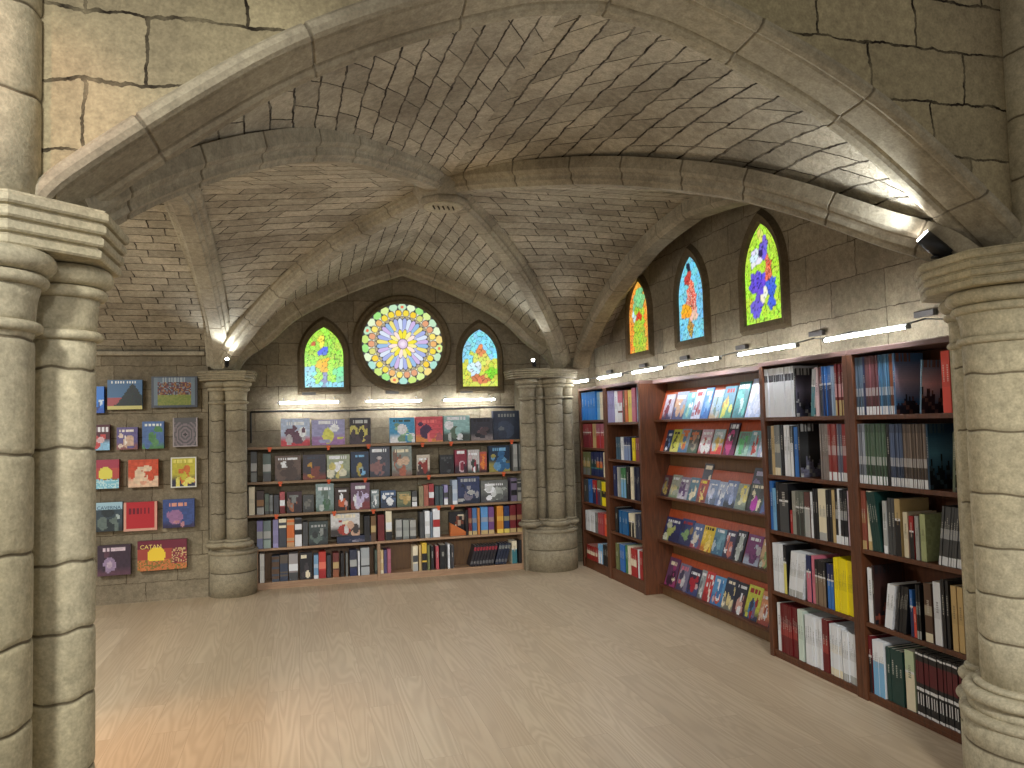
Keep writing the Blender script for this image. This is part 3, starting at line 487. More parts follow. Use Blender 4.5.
BACK=[
 [(-0.16,0.127,0.28,'c',[(175,190,215),(95,60,80),(190,60,70),(225,228,232)],'board game box with pale sky and dark red figure'),(0.147,0.48,0.262,'c',[(150,150,190),(205,205,90),(150,110,160),(225,228,232)],'multicoloured comic-panel game box'),(0.531,0.748,0.274,'c',[(35,30,35),(190,180,90),(60,45,55),(170,172,170)],'black framed game box with yellow slash'),(0.948,1.213,0.265,'c',[(70,150,195),(150,195,160),(225,228,232),(60,80,70)],'light blue island game box'),(1.224,1.517,0.27,'c',[(205,85,95),(70,45,80),(215,140,70),(230,120,120)],'coral red game box with dark emblem'),(1.528,1.815,0.274,'c',[(150,190,190),(90,110,95),(60,70,65),(225,228,232)],'misty green forest game box'),(1.827,2.074,0.245,'c',[(45,45,55),(95,70,75),(130,120,120),(28,28,32)],'charcoal game box with faint figures'),(2.08,2.396,0.317,'c',[(38,48,68),(50,62,85),(30,38,55),(120,124,122)],'large navy game box')],
 [(-0.453,-0.395,0.303,'3',[(70,72,74),(170,172,170),(70,72,74),(120,124,122)],'grey game box stood on end'),(-0.337,-0.26,0.279,'3',[(80,95,90),(170,172,170),(80,95,90),(70,72,74)],'grey green game box stood on end'),(-0.221,0.034,0.254,'c',[(95,78,70),(70,55,50),(60,50,48),(225,228,232)],'brown game box with white title'),(0.053,0.283,0.255,'c',[(55,50,60),(185,140,50),(120,60,50),(50,60,75)],'dark game box with gold emblem'),(0.293,0.526,0.246,'c',[(150,160,135),(195,185,110),(95,105,95),(225,228,232)],'pale landscape game box'),(0.537,0.722,0.269,'c',[(35,50,75),(165,150,70),(25,35,50),(120,175,215)],'dark blue game box with yellow figure'),(0.733,0.941,0.315,'c',[(75,78,90),(135,100,100),(60,62,75),(225,228,232)],'grey space game box with white badge'),(0.963,1.175,0.318,'c',[(130,140,135),(165,95,75),(120,95,85),(228,218,190)],'tan and red battle game box'),(1.228,1.368,0.213,'c',[(200,190,175),(140,50,45),(60,45,45),(225,228,232)],'small cream and red game box'),(1.477,1.63,0.204,'c',[(35,38,42),(70,75,80),(30,30,35),(70,72,74)],'small black game box'),(1.641,1.774,0.253,'c',[(130,40,60),(190,170,175),(50,30,45),(225,228,232)],'crimson and black game box'),(1.785,1.914,0.248,'c',[(190,185,185),(150,40,60),(50,60,55),(225,228,232)],'white and red game box'),(1.919,1.998,0.222,'c',[(175,85,75),(210,130,60),(60,35,35),(205,105,45)],'narrow orange game box'),(2.021,2.26,0.284,'c',[(25,45,70),(45,95,140),(150,140,70),(120,175,215)],'deep blue game box'),(2.3,2.346,0.297,'b',[(170,172,170),(120,124,122)],'light grey box spine'),(2.363,2.41,0.295,'b',[(120,124,122),(70,72,74)],'mid grey box spine')],
 [(-0.474,-0.417,0.282,'p',[(228,218,190)],'white box stood on end'),(-0.398,-0.33,0.238,'3',[(60,45,45),(150,110,70),(60,40,40),(170,172,170)],'dark brown box spine with figure'),(-0.321,-0.282,0.204,'b',[(90,105,95),(70,72,74)],'sage grey box spine'),(-0.277,-0.244,0.192,'b',[(110,115,115),(70,72,74)],'small grey box spine'),(-0.234,-0.185,0.19,'p',[(60,62,68)],'dark grey box spine'),(-0.176,-0.127,0.217,'3',[(165,80,85),(225,228,232),(165,80,85),(105,25,30)],'red box spine'),(-0.107,0.04,0.214,'c',[(60,40,45),(150,90,60),(45,30,35),(120,124,122)],'maroon game box with orange glow'),(0.05,0.159,0.176,'c',[(70,72,72),(110,110,105),(50,50,52),(70,72,74)],'small dark grey game box'),(0.179,0.359,0.282,'c',[(130,150,150),(70,105,80),(90,110,100),(225,228,232)],'misty green game box'),(0.37,0.512,0.232,'c',[(50,35,30),(190,90,50),(40,30,28),(225,228,232)],'black game box with orange figures'),(0.532,0.727,0.277,'c',[(100,75,95),(190,180,215),(120,55,60),(225,228,232)],'purple game box with pale figure'),(0.738,0.821,0.194,'c',[(130,145,150),(170,180,180),(90,100,105),(225,228,232)],'small silver blue game box'),(0.842,0.999,0.179,'c',[(70,95,130),(225,230,235),(50,60,80),(225,228,232)],'blue game box with white cloud'),(1.01,1.158,0.16,'c',[(115,120,90),(170,145,90),(85,95,75),(190,165,115)],'olive game box with tan animal'),(1.169,1.222,0.163,'3',[(70,72,74),(170,172,170),(70,72,74),(225,228,232)],'grey and white box spine'),(1.244,1.292,0.213,'p',[(145,135,105)],'khaki box spine'),(1.297,1.346,0.221,'p',[(165,95,80)],'salmon box spine'),(1.351,1.405,0.229,'3',[(160,60,65),(225,228,232),(150,50,55),(105,25,30)],'cherry red box spine'),(1.416,1.459,0.205,'p',[(60,75,80)],'dark teal box spine'),(1.465,1.503,0.202,'p',[(75,90,95)],'grey teal box spine'),(1.514,1.557,0.211,'3',[(150,145,190),(70,72,74),(150,145,190),(225,228,232)],'lilac grey box spine'),(1.563,1.601,0.198,'p',[(70,72,74)],'thin charcoal box spine'),(1.607,1.662,0.26,'b',[(170,185,205),(225,228,232)],'pale blue box spine'),(1.667,1.911,0.29,'c',[(50,60,95),(120,115,130),(30,40,60),(170,172,170)],'navy and grey game box'),(1.923,2.228,0.236,'c',[(105,108,105),(160,165,160),(75,75,78),(225,228,232)],'silver grey game box with white top edge'),(2.263,2.331,0.253,'2',[(110,100,125),(28,28,32)],'mottled violet box spine'),(2.337,2.412,0.239,'2',[(150,150,145),(70,72,74)],'mottled grey box spine')],
 [(-0.4,-0.343,0.277,'3',[(130,125,175),(170,172,170),(125,125,170),(120,130,165)],'lavender box spine'),(-0.338,-0.266,0.274,'3',[(110,125,125),(170,172,170),(95,110,115),(150,170,165)],'grey green box spine with title'),(-0.246,-0.193,0.279,'b',[(130,125,165),(150,145,190)],'lilac box spine'),(-0.188,-0.115,0.285,'2',[(60,65,75),(228,218,190)],'dark box spine with bright figures'),(-0.111,-0.037,0.281,'2',[(190,150,110),(205,105,45)],'tan figure-covered box spine'),(-0.032,0.036,0.276,'2',[(225,228,232),(28,28,32)],'white and black box spine'),(0.046,0.096,0.241,'p',[(70,72,74)],'charcoal box spine'),(0.106,0.295,0.238,'c',[(60,72,72),(95,110,105),(45,50,52),(170,172,170)],'dark green twin figure game box'),(0.325,0.619,0.317,'c',[(205,205,205),(165,60,50),(60,55,55),(228,218,190)],'white game box with red bird picture'),(0.666,0.722,0.267,'p',[(28,28,32)],'black box spine'),(0.733,0.784,0.263,'3',[(110,80,45),(190,165,115),(100,70,40),(90,65,45)],'brown box spine'),(0.805,0.873,0.27,'p',[(105,25,30)],'dark red box spine'),(0.888,0.951,0.307,'3',[(228,218,190),(225,228,232),(228,218,190),(28,28,32)],'cream box spine with black emblem'),(0.993,1.056,0.207,'b',[(170,172,170),(70,72,74)],'small pale grey box'),(1.067,1.131,0.202,'b',[(150,155,150),(120,124,122)],'small silver box'),(1.141,1.205,0.198,'b',[(165,165,160),(70,72,74)],'small grey and white box'),(1.248,1.291,0.277,'p',[(70,72,74)],'dark slate box spine'),(1.301,1.355,0.284,'b',[(225,228,232),(170,172,170)],'white box spine'),(1.361,1.382,0.27,'p',[(110,125,140)],'thin blue grey box spine'),(1.388,1.463,0.322,'3',[(225,228,232),(165,40,42),(225,228,232),(225,228,232)],'white box spine with red stripe'),(1.748,1.77,0.27,'p',[(28,28,32)],'thin black box spine'),(1.776,1.814,0.29,'b',[(110,35,45),(190,165,115)],'burgundy box spine'),(1.82,1.87,0.288,'b',[(70,110,160),(190,165,115)],'mid blue box spine with gold foot'),(1.876,1.904,0.285,'p',[(190,120,60)],'narrow orange box spine'),(1.915,1.993,0.294,'b',[(90,145,200),(190,165,115)],'light blue box spine with gold foot'),(1.999,2.061,0.289,'b',[(110,70,125),(190,165,115)],'purple box spine with gold foot'),(2.095,2.168,0.295,'b',[(200,130,45),(230,200,90)],'orange box spine with gold foot'),(2.174,2.236,0.291,'b',[(35,50,95),(220,200,100)],'navy box spine with gold foot'),(2.242,2.311,0.298,'b',[(110,25,35),(190,165,115)],'dark red box spine with gold foot'),(2.322,2.391,0.305,'b',[(100,22,30),(190,165,115)],'outermost dark red box spine with gold foot')],
 [(-0.374,-0.331,0.286,'p',[(215,215,210)],'white box spine'),(-0.259,-0.187,0.258,'2',[(60,70,85),(90,65,45)],'dark mottled box spine'),(-0.182,-0.104,0.263,'2',[(50,60,80),(90,80,70)],'navy mottled box spine'),(-0.094,-0.006,0.267,'3',[(160,155,155),(225,228,232),(140,130,130),(70,72,74)],'light grey box spine with figure'),(0.013,0.136,0.269,'c',[(35,35,40),(60,55,60),(28,28,32),(228,218,190)],'black game box with small lights'),(0.151,0.196,0.239,'b',[(120,160,195),(225,228,232)],'pale blue box spine'),(0.201,0.271,0.266,'3',[(190,60,50),(230,120,100),(190,50,45),(165,40,42)],'scarlet box spine'),(0.281,0.321,0.23,'p',[(50,55,62)],'dark slate box spine'),(0.341,0.401,0.247,'3',[(110,50,45),(190,165,115),(90,40,40),(150,90,60)],'maroon box spine'),(0.421,0.452,0.241,'p',[(28,28,32)],'black box spine'),(0.472,0.492,0.237,'p',[(120,124,122)],'thin grey box spine'),(0.512,0.584,0.265,'3',[(50,55,75),(170,172,170),(40,45,65),(28,40,85)],'navy box spine with white marks'),(0.594,0.614,0.25,'p',[(225,228,232)],'thin white box spine'),(0.625,0.712,0.278,'3',[(165,172,175),(175,180,182),(70,72,74),(170,175,178)],'silver grey box spine'),(0.769,0.805,0.248,'b',[(75,90,80),(28,28,32)],'dark sage box spine'),(0.81,0.857,0.245,'b',[(205,180,130),(228,218,190)],'sand yellow box spine'),(0.862,0.893,0.242,'p',[(80,70,110)],'violet box spine'),(0.898,0.935,0.249,'p',[(170,100,120)],'dusty pink box spine'),(1.167,1.22,0.263,'3',[(228,218,190),(70,72,74),(228,218,190),(170,172,170)],'white box spine with grey title'),(1.231,1.257,0.269,'p',[(190,165,115)],'narrow tan box spine'),(1.263,1.316,0.288,'3',[(215,180,60),(28,28,32),(215,180,60),(28,28,32)],'yellow and black box spine'),(1.322,1.348,0.263,'p',[(110,115,75)],'olive box spine'),(1.359,1.391,0.25,'p',[(28,28,32)],'black book spine'),(1.413,1.445,0.246,'p',[(180,80,90)],'red and white magazine'),(1.456,1.521,0.254,'p',[(28,28,32)],'black magazine'),(1.543,1.565,0.259,'p',[(225,228,232)],'white magazine'),(1.576,1.609,0.246,'p',[(60,60,65)],'grey black magazine'),(1.807,2.074,0.231,'S',[(38,35,42),(150,45,60)],'dark magazine with red title'),(2.086,2.222,0.234,'S',[(38,45,65),(120,124,122)],'navy magazine'),(2.256,2.313,0.244,'t',[(228,218,190),(60,120,130)],'cream and teal magazine'),(2.331,2.376,0.25,'p',[(28,28,32)],'black box at the right end')],
]
DISP=[
 [(6.451,6.273,[(190,190,205),(120,50,60),(60,60,90),(225,228,232)],'white comic with dark red diagonal figure'),(6.253,6.048,[(140,150,175),(185,150,120),(70,80,120),(225,228,232)],'grey blue comic with white title bar'),(6.048,5.905,[(110,180,195),(150,190,170),(90,150,170),(225,228,232)],'aqua comic'),(5.905,5.752,[(195,205,225),(170,120,140),(210,215,230),(165,40,42)],'white comic with red lettering'),(5.752,5.621,[(80,140,205),(120,170,220),(60,110,180),(225,228,232)],'sky blue comic'),(5.605,5.45,[(150,180,205),(110,130,120),(170,150,120),(225,228,232)],'pale blue comic with tan figures'),(5.45,5.273,[(80,130,150),(190,190,90),(90,150,130),(165,40,42)],'green and yellow comic'),(5.259,5.092,[(60,140,140),(90,180,175),(60,120,130),(225,228,232)],'turquoise comic'),(5.078,4.883,[(190,200,225),(205,212,230),(170,185,215),(225,228,232)],'large pale lavender comic'),(4.883,4.821,[(120,150,150),(160,110,90),(100,120,110),(225,228,232)],'narrow teal edged comic')],
 [(6.433,6.314,[(50,70,110),(110,140,190),(30,40,60),(225,228,232)],'navy comic'),(6.314,6.162,[(190,195,80),(80,90,40),(210,205,110),(28,28,32)],'lime yellow comic'),(6.162,5.998,[(130,150,165),(215,190,80),(70,110,150),(205,105,45)],'yellow topped comic with blue figure'),(5.998,5.824,[(80,75,70),(150,140,120),(60,90,70),(205,105,45)],'dark crowded comic'),(5.807,5.627,[(205,175,190),(225,225,225),(190,90,90),(225,228,232)],'pale pink comic'),(5.611,5.441,[(170,190,195),(215,180,90),(200,60,60),(225,228,232)],'pale comic with red foot'),(5.411,5.251,[(60,40,60),(190,60,130),(120,40,90),(225,228,232)],'magenta and black comic'),(5.237,5.073,[(110,160,140),(90,180,110),(170,205,190),(120,124,122)],'green comic'),(5.073,4.942,[(120,170,180),(190,70,60),(200,215,215),(225,228,232)],'teal and red comic'),(4.942,4.83,[(195,205,220),(150,180,205),(180,190,220),(225,228,232)],'pale blue white comic')],
 [(6.526,6.365,[(95,55,65),(170,150,80),(60,45,55),(120,124,122)],'maroon manga with yellow circle'),(6.365,6.193,[(160,165,150),(200,190,140),(120,140,110),(225,228,232)],'pale grey green manga'),(6.212,6.029,[(140,130,150),(90,60,110),(200,195,205),(225,228,232)],'white and purple manga'),(6.029,5.872,[(90,130,150),(215,200,160),(70,110,130),(228,218,190)],'blue and cream manga'),(5.872,5.722,[(180,70,55),(215,190,110),(120,50,40),(235,215,25)],'red and gold manga'),(5.722,5.563,[(130,150,190),(175,185,215),(80,95,120),(225,228,232)],'periwinkle manga'),(5.563,5.442,[(165,180,210),(210,215,225),(90,110,150),(225,228,232)],'pale blue manga'),(5.442,5.282,[(110,130,175),(150,165,205),(40,45,55),(225,228,232)],'blue manga with black base'),(5.282,5.13,[(150,160,140),(205,205,170),(110,125,115),(235,215,25)],'sage green manga'),(5.116,4.934,[(70,80,80),(190,50,180),(60,60,65),(228,218,190)],'grey manga with magenta foot'),(4.934,4.823,[(70,110,120),(80,100,160),(110,80,120),(225,228,232)],'teal violet manga')],
 [(6.516,6.224,[(45,50,100),(175,185,110),(35,40,80),(225,228,232)],'navy comic with green faces'),(6.224,6.006,[(40,65,120),(130,165,110),(45,50,90),(165,40,42)],'dark blue comic with green head'),(6.006,5.835,[(90,110,155),(210,205,190),(150,70,80),(225,228,232)],'blue comic with white figure'),(5.835,5.656,[(225,195,60),(240,215,120),(190,120,40),(28,28,32)],'golden yellow comic'),(5.656,5.486,[(90,135,155),(120,165,185),(70,110,140),(225,228,232)],'steel blue comic'),(5.486,5.34,[(65,60,90),(190,110,95),(50,45,70),(225,228,232)],'dark comic with orange face'),(5.34,5.2,[(35,40,55),(180,190,185),(25,28,38),(225,228,232)],'black comic with pale face'),(5.186,4.988,[(120,45,110),(90,30,90),(170,180,200),(225,228,232)],'plum purple comic'),(4.988,4.827,[(200,170,130),(130,160,100),(90,70,60),(225,228,232)],'beige comic with dark lettering')],
 [(6.507,6.312,[(100,60,95),(60,35,55),(150,60,110),(228,218,190)],'purple comic'),(6.293,6.108,[(120,115,140),(190,190,195),(70,65,90),(200,110,130)],'lilac grey comic'),(6.108,5.916,[(50,45,70),(170,40,55),(60,70,120),(225,228,232)],'navy comic with red robed figure'),(5.916,5.832,[(150,160,165),(185,190,190),(110,115,120),(225,228,232)],'thin grey striped comic'),(5.832,5.702,[(200,65,65),(225,215,205),(160,45,50),(225,228,232)],'bright red comic'),(5.702,5.532,[(90,150,200),(200,80,50),(60,120,180),(225,228,232)],'blue comic with orange ball'),(5.532,5.37,[(45,55,75),(215,200,140),(120,120,110),(228,218,190)],'dark comic with cream robed figure'),(5.37,5.216,[(40,45,60),(205,160,150),(80,40,50),(225,228,232)],'dark comic with pale head'),(5.216,5.031,[(200,205,80),(60,130,190),(50,60,90),(165,40,42)],'yellow and blue comic'),(5.031,4.893,[(215,150,110),(230,200,180),(160,80,70),(225,228,232)],'peach orange comic'),(4.893,4.809,[(110,80,90),(170,160,165),(80,60,70),(225,228,232)],'thin mauve comic')],
]
GAMES=[(-1.91, -1.75, 1.8, 2.05),(-1.72, -1.42, 1.83, 2.11),(-1.34, -0.93, 1.84, 2.14),(-1.88, -1.7, 1.45, 1.69),(-1.64, -1.46, 1.45, 1.66),(-1.42, -1.23, 1.45, 1.71),(-1.15, -0.93, 1.46, 1.74),(-1.86, -1.62, 1.09, 1.36),(-1.54, -1.28, 1.09, 1.35),(-1.17, -0.94, 1.07, 1.36),(-1.88, -1.59, 0.69, 0.96),(-1.58, -1.29, 0.68, 0.95),(-1.24, -0.96, 0.69, 0.96),(-1.8, -1.52, 0.28, 0.56),(-1.46, -1.03, 0.3, 0.58),]
# ---------------------------------------------------------------- stained glass
def vor(seeds, x, y):
    d1=d2=9; c=0
    for k,(a,b) in enumerate(seeds):
        d=(a-x)**2+(b-y)**2
        if d<d1: d2=d1; d1=d; c=k
        elif d<d2: d2=d
    return c, math.sqrt(d2)-math.sqrt(d1)
def lancet(w,h,hs,n=14):
    """outline of a pointed window, bottom left round to bottom right"""
    R=(w*w/4+(h-hs)**2)/w; pts=[(-w/2,0),(-w/2,hs)]
    a1=math.asin((h-hs)/R)
    for k in range(1,n+1):
        a=a1*k/n; pts.append((-w/2+R-R*math.cos(a),hs+R*math.sin(a)))
    return pts+[(-x,z) for x,z in pts[::-1][1:]]
def hw(w,h,hs,z):
    if z<=hs: return w/2
    R=(w*w/4+(h-hs)**2)/w; return max(.0005, math.sqrt(max(0,R*R-(z-hs)**2))-(R-w/2))
def lancet_window(idx, loc, rz, w, h, hs, fn, ns, seed):
    rnd=random.Random(seed); t=thing('window_%d'%idx,None,None,loc,rz); t['kind']='structure'
    seeds=[]
    while len(seeds)<ns:
        p=(rnd.uniform(-w/2,w/2),rnd.uniform(0,h))
        if all(math.dist(p,q)>.62*math.sqrt(w*h/ns) for q in seeds) or rnd.random()<.02: seeds.append(p)
    jit=[[rnd.uniform(.82,1.12) for _ in range(3)] for _ in seeds]
    def C(s,v):
        z=v*h; x=(2*s-1)*hw(w,h,hs,z); k,d=vor(seeds,x,z)
        a,b=seeds[k]; c=lin(fn(a/w*2,b/h)); c=tuple(min(1,q*j) for q,j in zip(c,jit[k]))
        f=min(1,max(.0,(d-.0015)/.003)); f=.16+.84*f
        return tuple(q*f for q in c)
    m=MB(); m.grid(lambda s,v:((2*s-1)*hw(w,h,hs,v*h),-.012,v*h),44,66,False,None,C)
    m.build('pane',GLASS,t)
    # moulded stone surround
    m=MB(); o=[lancet(w+2*k,h+1.6*k,hs) for k in (0.0,.012,.05,.075)]; ys=(-.014,-.035,-.045,0); off=(0,-.012,-.05,-.075)
    rings=[[m.vert((x,y,z+(f if False else (0 if z>0 else 0))-( -fz_ if z==0 else 0))) for x,z in q] for q,y,fz_ in zip(o,ys,off)]
    n=len(rings[0])
    for a,b in zip(rings,rings[1:]):
        for k in range(n): m.face([a[k],a[(k+1)%n],b[(k+1)%n],b[k]])
    m.build('window_frame',RIB2,t)
RIB2=stone('window_surround_stone',(104,90,68),(90,78,58),(112,98,74),bump=.3)
def inb(x,y,cx,cy,rx,ry): return ((x-cx)/rx)**2+((y-cy)/ry)**2<1
def g1(x,y):   # green and yellow, blue and orange patches in the middle
    if inb(x,y,0,.80,.22,.10): return (250,240,90)
    if inb(x,y,0,.60,.30,.07): return (95,125,235)
    if inb(x,y,0,.36,.32,.13): return (245,190,40)
    if inb(x,y,0,.12,.16,.14): return (140,150,190)
    if inb(x,y,-.6,.70,.14,.05): return (200,110,70)
    if y<.06 or (x<-.5 and y<.3): return (140,220,235)
    if x>.5 and y<.3: return (130,225,170)
    return random.choice([(150,230,70),(190,240,80),(120,220,60),(215,245,110)])
def g2(x,y):   # sky over a yellow meadow
    if inb(x,y,-.05,.62,.30,.09): return (235,150,90)
    if inb(x,y,-.35,.30,.34,.12): return (215,235,250)
    if inb(x,y,.05,.45,.5,.12): return (225,225,110)
    if inb(x,y,.1,.12,.5,.07): return (215,130,80)
    if inb(x,y,.65,.24,.3,.09): return (140,225,60)
    if y>.45 and not (abs(x)<.5 and y<.6): return random.choice([(140,225,245),(165,235,245),(120,210,235)])
    return random.choice([(205,225,90),(235,225,90),(225,205,80),(180,215,90)])
def g3(x,y):   # amber border round green and yellow
    if abs(x)>.55 or y>.88: return random.choice([(250,180,60),(240,120,50),(250,215,90),(225,80,45)])
    if y>.62: return random.choice([(120,205,140),(90,190,130),(160,220,150)])
    if inb(x,y,0,.5,.4,.06): return (225,70,40)
    if inb(x,y,-.4,.5,.2,.06): return (200,230,230)
    return random.choice([(205,225,60),(140,200,60),(230,215,70),(90,170,70)])
def g4(x,y):   # light blue with a red and orange cluster
    if inb(x,y,-.1,.9,.12,.05): return (30,40,60)
    if abs(x+.2+.2*(.7-y))<.10 and .6<y<.85: return (190,70,60)
    if inb(x,y,.0,.5,.42,.16): return random.choice([(215,60,45),(230,90,60),(240,200,190)])
    if inb(x,y,-.45,.36,.4,.09): return (245,175,40)
    if inb(x,y,.15,.3,.25,.1): return (235,190,170)
    if inb(x,y,-.1,.12,.22,.1): return random.choice([(90,80,70),(235,180,60)])
    return random.choice([(110,205,235),(150,225,240),(90,180,225),(130,215,230)])
def g5(x,y):   # lime lattice with violet, white and blue patches
    if inb(x,y,.15,.74,.22,.09): return (120,100,225)
    if inb(x,y,-.3,.66,.34,.09): return (225,225,250)
    if inb(x,y,-.3,.40,.42,.13): return random.choice([(95,70,215),(120,95,225)])
    if inb(x,y,.3,.52,.22,.14): return random.choice([(225,70,40),(240,150,120)])
    if inb(x,y,.45,.3,.24,.2): return random.choice([(60,90,215),(80,120,225)])
    if inb(x,y,-.05,.29,.28,.07): return (235,240,225)
    if inb(x,y,-.4,.14,.32,.12): return (110,95,215)
    if inb(x,y,0,.87,.28,.06): return (225,225,110)
    return random.choice([(170,230,50),(195,240,70),(150,220,50),(215,240,90)])
random.seed(4)
lancet_window(1,(.285,YBW-.0,2.04),0,.40,.64,.33,g1,120,1)
lancet_window(2,(1.99,YBW-.0,2.03),0,.40,.64,.33,g2,110,2)
lancet_window(3,(XRW,7.12,2.30),-PI/2,.46,.72,.36,g3,110,3)
lancet_window(4,(XRW,6.04,2.31),-PI/2,.45,.73,.36,g4,130,4)
lancet_window(5,(XRW,4.96,2.315),-PI/2,.46,.74,.36,g5,170,5)
# rose window
t=thing('window_6',None,None,(1.125,YBW,2.505)); t['kind']='structure'
RR=.445
HE=[(235,120,80),(190,225,190),(200,225,120),(215,235,150),(160,225,130),(240,215,130),(225,240,200),(170,220,205)]
GD=[(240,215,70),(235,180,110),(245,225,110),(225,160,120),(215,215,120),(245,205,60)]
PE=[(165,175,225),(225,100,95),(205,180,225),(200,215,235),(235,220,120),(240,175,130),(160,200,225),(215,225,240),(225,130,120),(150,185,225),(240,225,150),(190,215,225)]
IN=[(240,225,60),(235,90,80),(250,225,215),(190,225,250),(180,235,60),(245,235,150),(215,205,250),(240,200,140)]
def rose(s,v):
    r=v; a=s*2*PI
    def cellof(n,off=0.0):
        q=s*n+off; k=int(math.floor(q))%n; return k, abs(q-math.floor(q)-.5)*2   # 0 centre ..1 edge
    ld=(.05,.05,.06)
    if r<.11: return lin((215,190,215)) if abs(math.sin(6*a))*.05+.03<r else lin((240,225,240))
    if r<.36:
        k,e=cellof(16); 
        if e>1-.012/r*1.1: return ld
        lim=.36-.10*e**2.2
        if r<.13: return ld
        return lin(IN[(k*5+k//3)%8]) if r<lim-.012 else (ld if r<lim+.008 else lin((195,200,235)))
    if r<.67:
        k,e=cellof(32,.0)
        w=(cellof(16)[1]>.97)
        if w or e>1-.012/r*3.2: return ld
        lim=.655-.07*e**2
        return lin(PE[(k*7+k//5)%12]) if r<lim-.015 else (ld if r<lim+.006 else lin((205,190,150)))
    if r<.69: return lin((150,140,120))
    if r<.83:
        k,e=cellof(26); rad=math.hypot(e*.11,(r-.76)); 
        return lin(GD[(k*5+k//4)%6]) if rad<.085 else (ld if rad<.1 else lin((225,225,200)))
    if r>.985: return ld
    k,e=cellof(26,.5); y=(r-.83)/.15
    inside=e<.92*math.sin(min(1,max(0,y+.12))*PI*.72)**.8 if y<.95 else e<.6
    if inside and y>.03:
        return lin((235,120,80)) if (k%7==0 and math.hypot(e*.1,(r-.915))<.035) else lin(HE[(k*5+k//3)%7+1])
    return ld
m=MB(); m.grid(lambda s,v:(RR*(v+1e-4)*math.sin(s*2*PI),-.014,RR*(v+1e-4)*math.cos(s*2*PI)),416,64,False,None,lambda s,v:rose(s,v))
m.build('pane',GLASS,t)
m=MB()
pr=[(RR-.004,-.014),(RR,-.04),(RR+.02,-.055),(RR+.035,-.05),(RR+.04,-.038),(RR+.075,-.045),(RR+.095,-.03),(RR+.1,0)]
for (r0,y0),(r1,y1) in zip(pr,pr[1:]):
    m.grid(lambda s,v:((r0+(r1-r0)*v)*math.sin(s*2*PI),y0+(y1-y0)*v,(r0+(r1-r0)*v)*math.cos(s*2*PI)),72,1)
m.build('window_frame',RIB2,t)
# ---------------------------------------------------------------- lamps of the room
def tube_light(loc, rz, L, label, group, boxoff):
    """runs along local x, hangs on arms from the wall behind (+y)"""
    t=thing('tube_light',label,'tube light',loc,rz,group)
    m=MB(); m.tube((-L/2+.02,0,0),(L/2-.02,0,0),.009,14); m.build('tube',TUBE,t)
    for s in (-1,1):
        m=MB(); m.tube((s*(L/2-.02),0,0),(s*L/2,0,0),.0125,12); m.build('end_cap',STEEL,t)
    wd=.33 if rz else .15
    m=MB(); m.box(-L/2,L/2,-.014,.018,.0125,.0165); m.build('reflector_strip',STEEL,t)
    for s in (-.82,.82):
        m=MB(); m.tube((s*L/2,0,.012),(s*L/2,wd*.5,.05),.004,6); m.tube((s*L/2,wd*.5,.05),(s*L/2,wd,.05),.004,6); m.build('arm',STEEL,t)
    m=MB(); m.box(boxoff-.07,boxoff+.07,wd-.03,wd,.085,.12); bevel(m.build('driver_box',DRIVER,t),.004)
ordw=['first','second','third','fourth','fifth','sixth','seventh','eighth','ninth','tenth','eleventh','twelfth','thirteenth','fourteenth','fifteenth','sixteenth','seventeenth','eighteenth','nineteenth','twentieth']
numw=['none','one','two','three','four','five','six','seven','eight','nine','ten','eleven','twelve','thirteen','fourteen','fifteen','sixteen']
ordw+=['twenty-'+w for w in ordw[:9]]+['thirtieth','thirty-first','thirty-second']
nm=['nearest, by the right foreground column','above the bookcase beside the magazine rack','above the right half of the magazine rack','above the left half of the magazine rack','above the narrow bookcases','beside the far corner column']
for k,(a,b) in enumerate(((3.22,3.89),(4.13,4.82),(5.05,5.70),(5.97,6.62),(6.83,7.47),(7.70,8.32))):
    tube_light((3.04,(a+b)/2,2.05),-PI/2,b-a,'lit white tube light on the right wall, '+nm[k],'tube lights on the right wall',.12)
for k,(a,b) in enumerate(((-.19,.44),(.69,1.31),(1.52,2.13))):
    tube_light(((a+b)/2,8.22,1.875),0,b-a,'lit white tube light on the back wall below the '+('green and yellow pointed window','round window','sky blue pointed window')[k],'tube lights on the back wall',.0)
def spot(loc, target, label, energy, r=.028, L=.11):
    t=thing('spotlight',label,'spotlight',loc); d=(Vector(target)-Vector(loc)).normalized()
    m=MB(); m.tube(-d*L,d*0,r,20); m.tube(-d*(L+.03),-d*L,r*.6,16); m.build('lamp_body',BLACK,t)
    m=MB(); m.tube(d*.0,d*.003,r*.85,20); m.build('lens',LENS,t)
    m=MB(); m.tube(-d*L*.5,(-d*L*.5)+Vector((0,0,-r-.012)),.006,8); m.tube((-d*L*.5)+Vector((0,0,-r-.012)),(-d*L*.5)+Vector((0,0,-r-.02)),.018,12); m.build('bracket',BLACK,t)
    l=lamp('spotlight_beam','SPOT',Vector(loc)+d*.012,target,energy,(.86,.93,1),spot_size=1.9,spot_blend=.8,shadow_soft_size=.02)
spot((2.61,2.665,2.365),(2.1,2.9,2.9),'black spotlight on the capital of the right foreground column',SP[0],.034,.13)
spot((-.635,7.73,2.285),(-.56,7.2,2.9),'small lit spotlight on the capital left of the low shelves',SP[1],.022,.06)
spot((2.42,7.74,2.27),(1.9,7.0,3.1),'small lit spotlight on the capital of the far corner column',SP[2],.022,.06)
# cable under the tube lights on the back wall
m=MB(); pts=[(-.46,8.372,1.47),(-.46,8.372,1.785)]+[(-.46+2.86*k/8,8.372,1.79+.006*math.sin(k*2)) for k in range(9)]
for a,b in zip(pts,pts[1:]): m.tube(a,b,.009,6)
m.build('cable',BLACK,label='black cable clipped along the back wall under the tube lights',cat='cable')
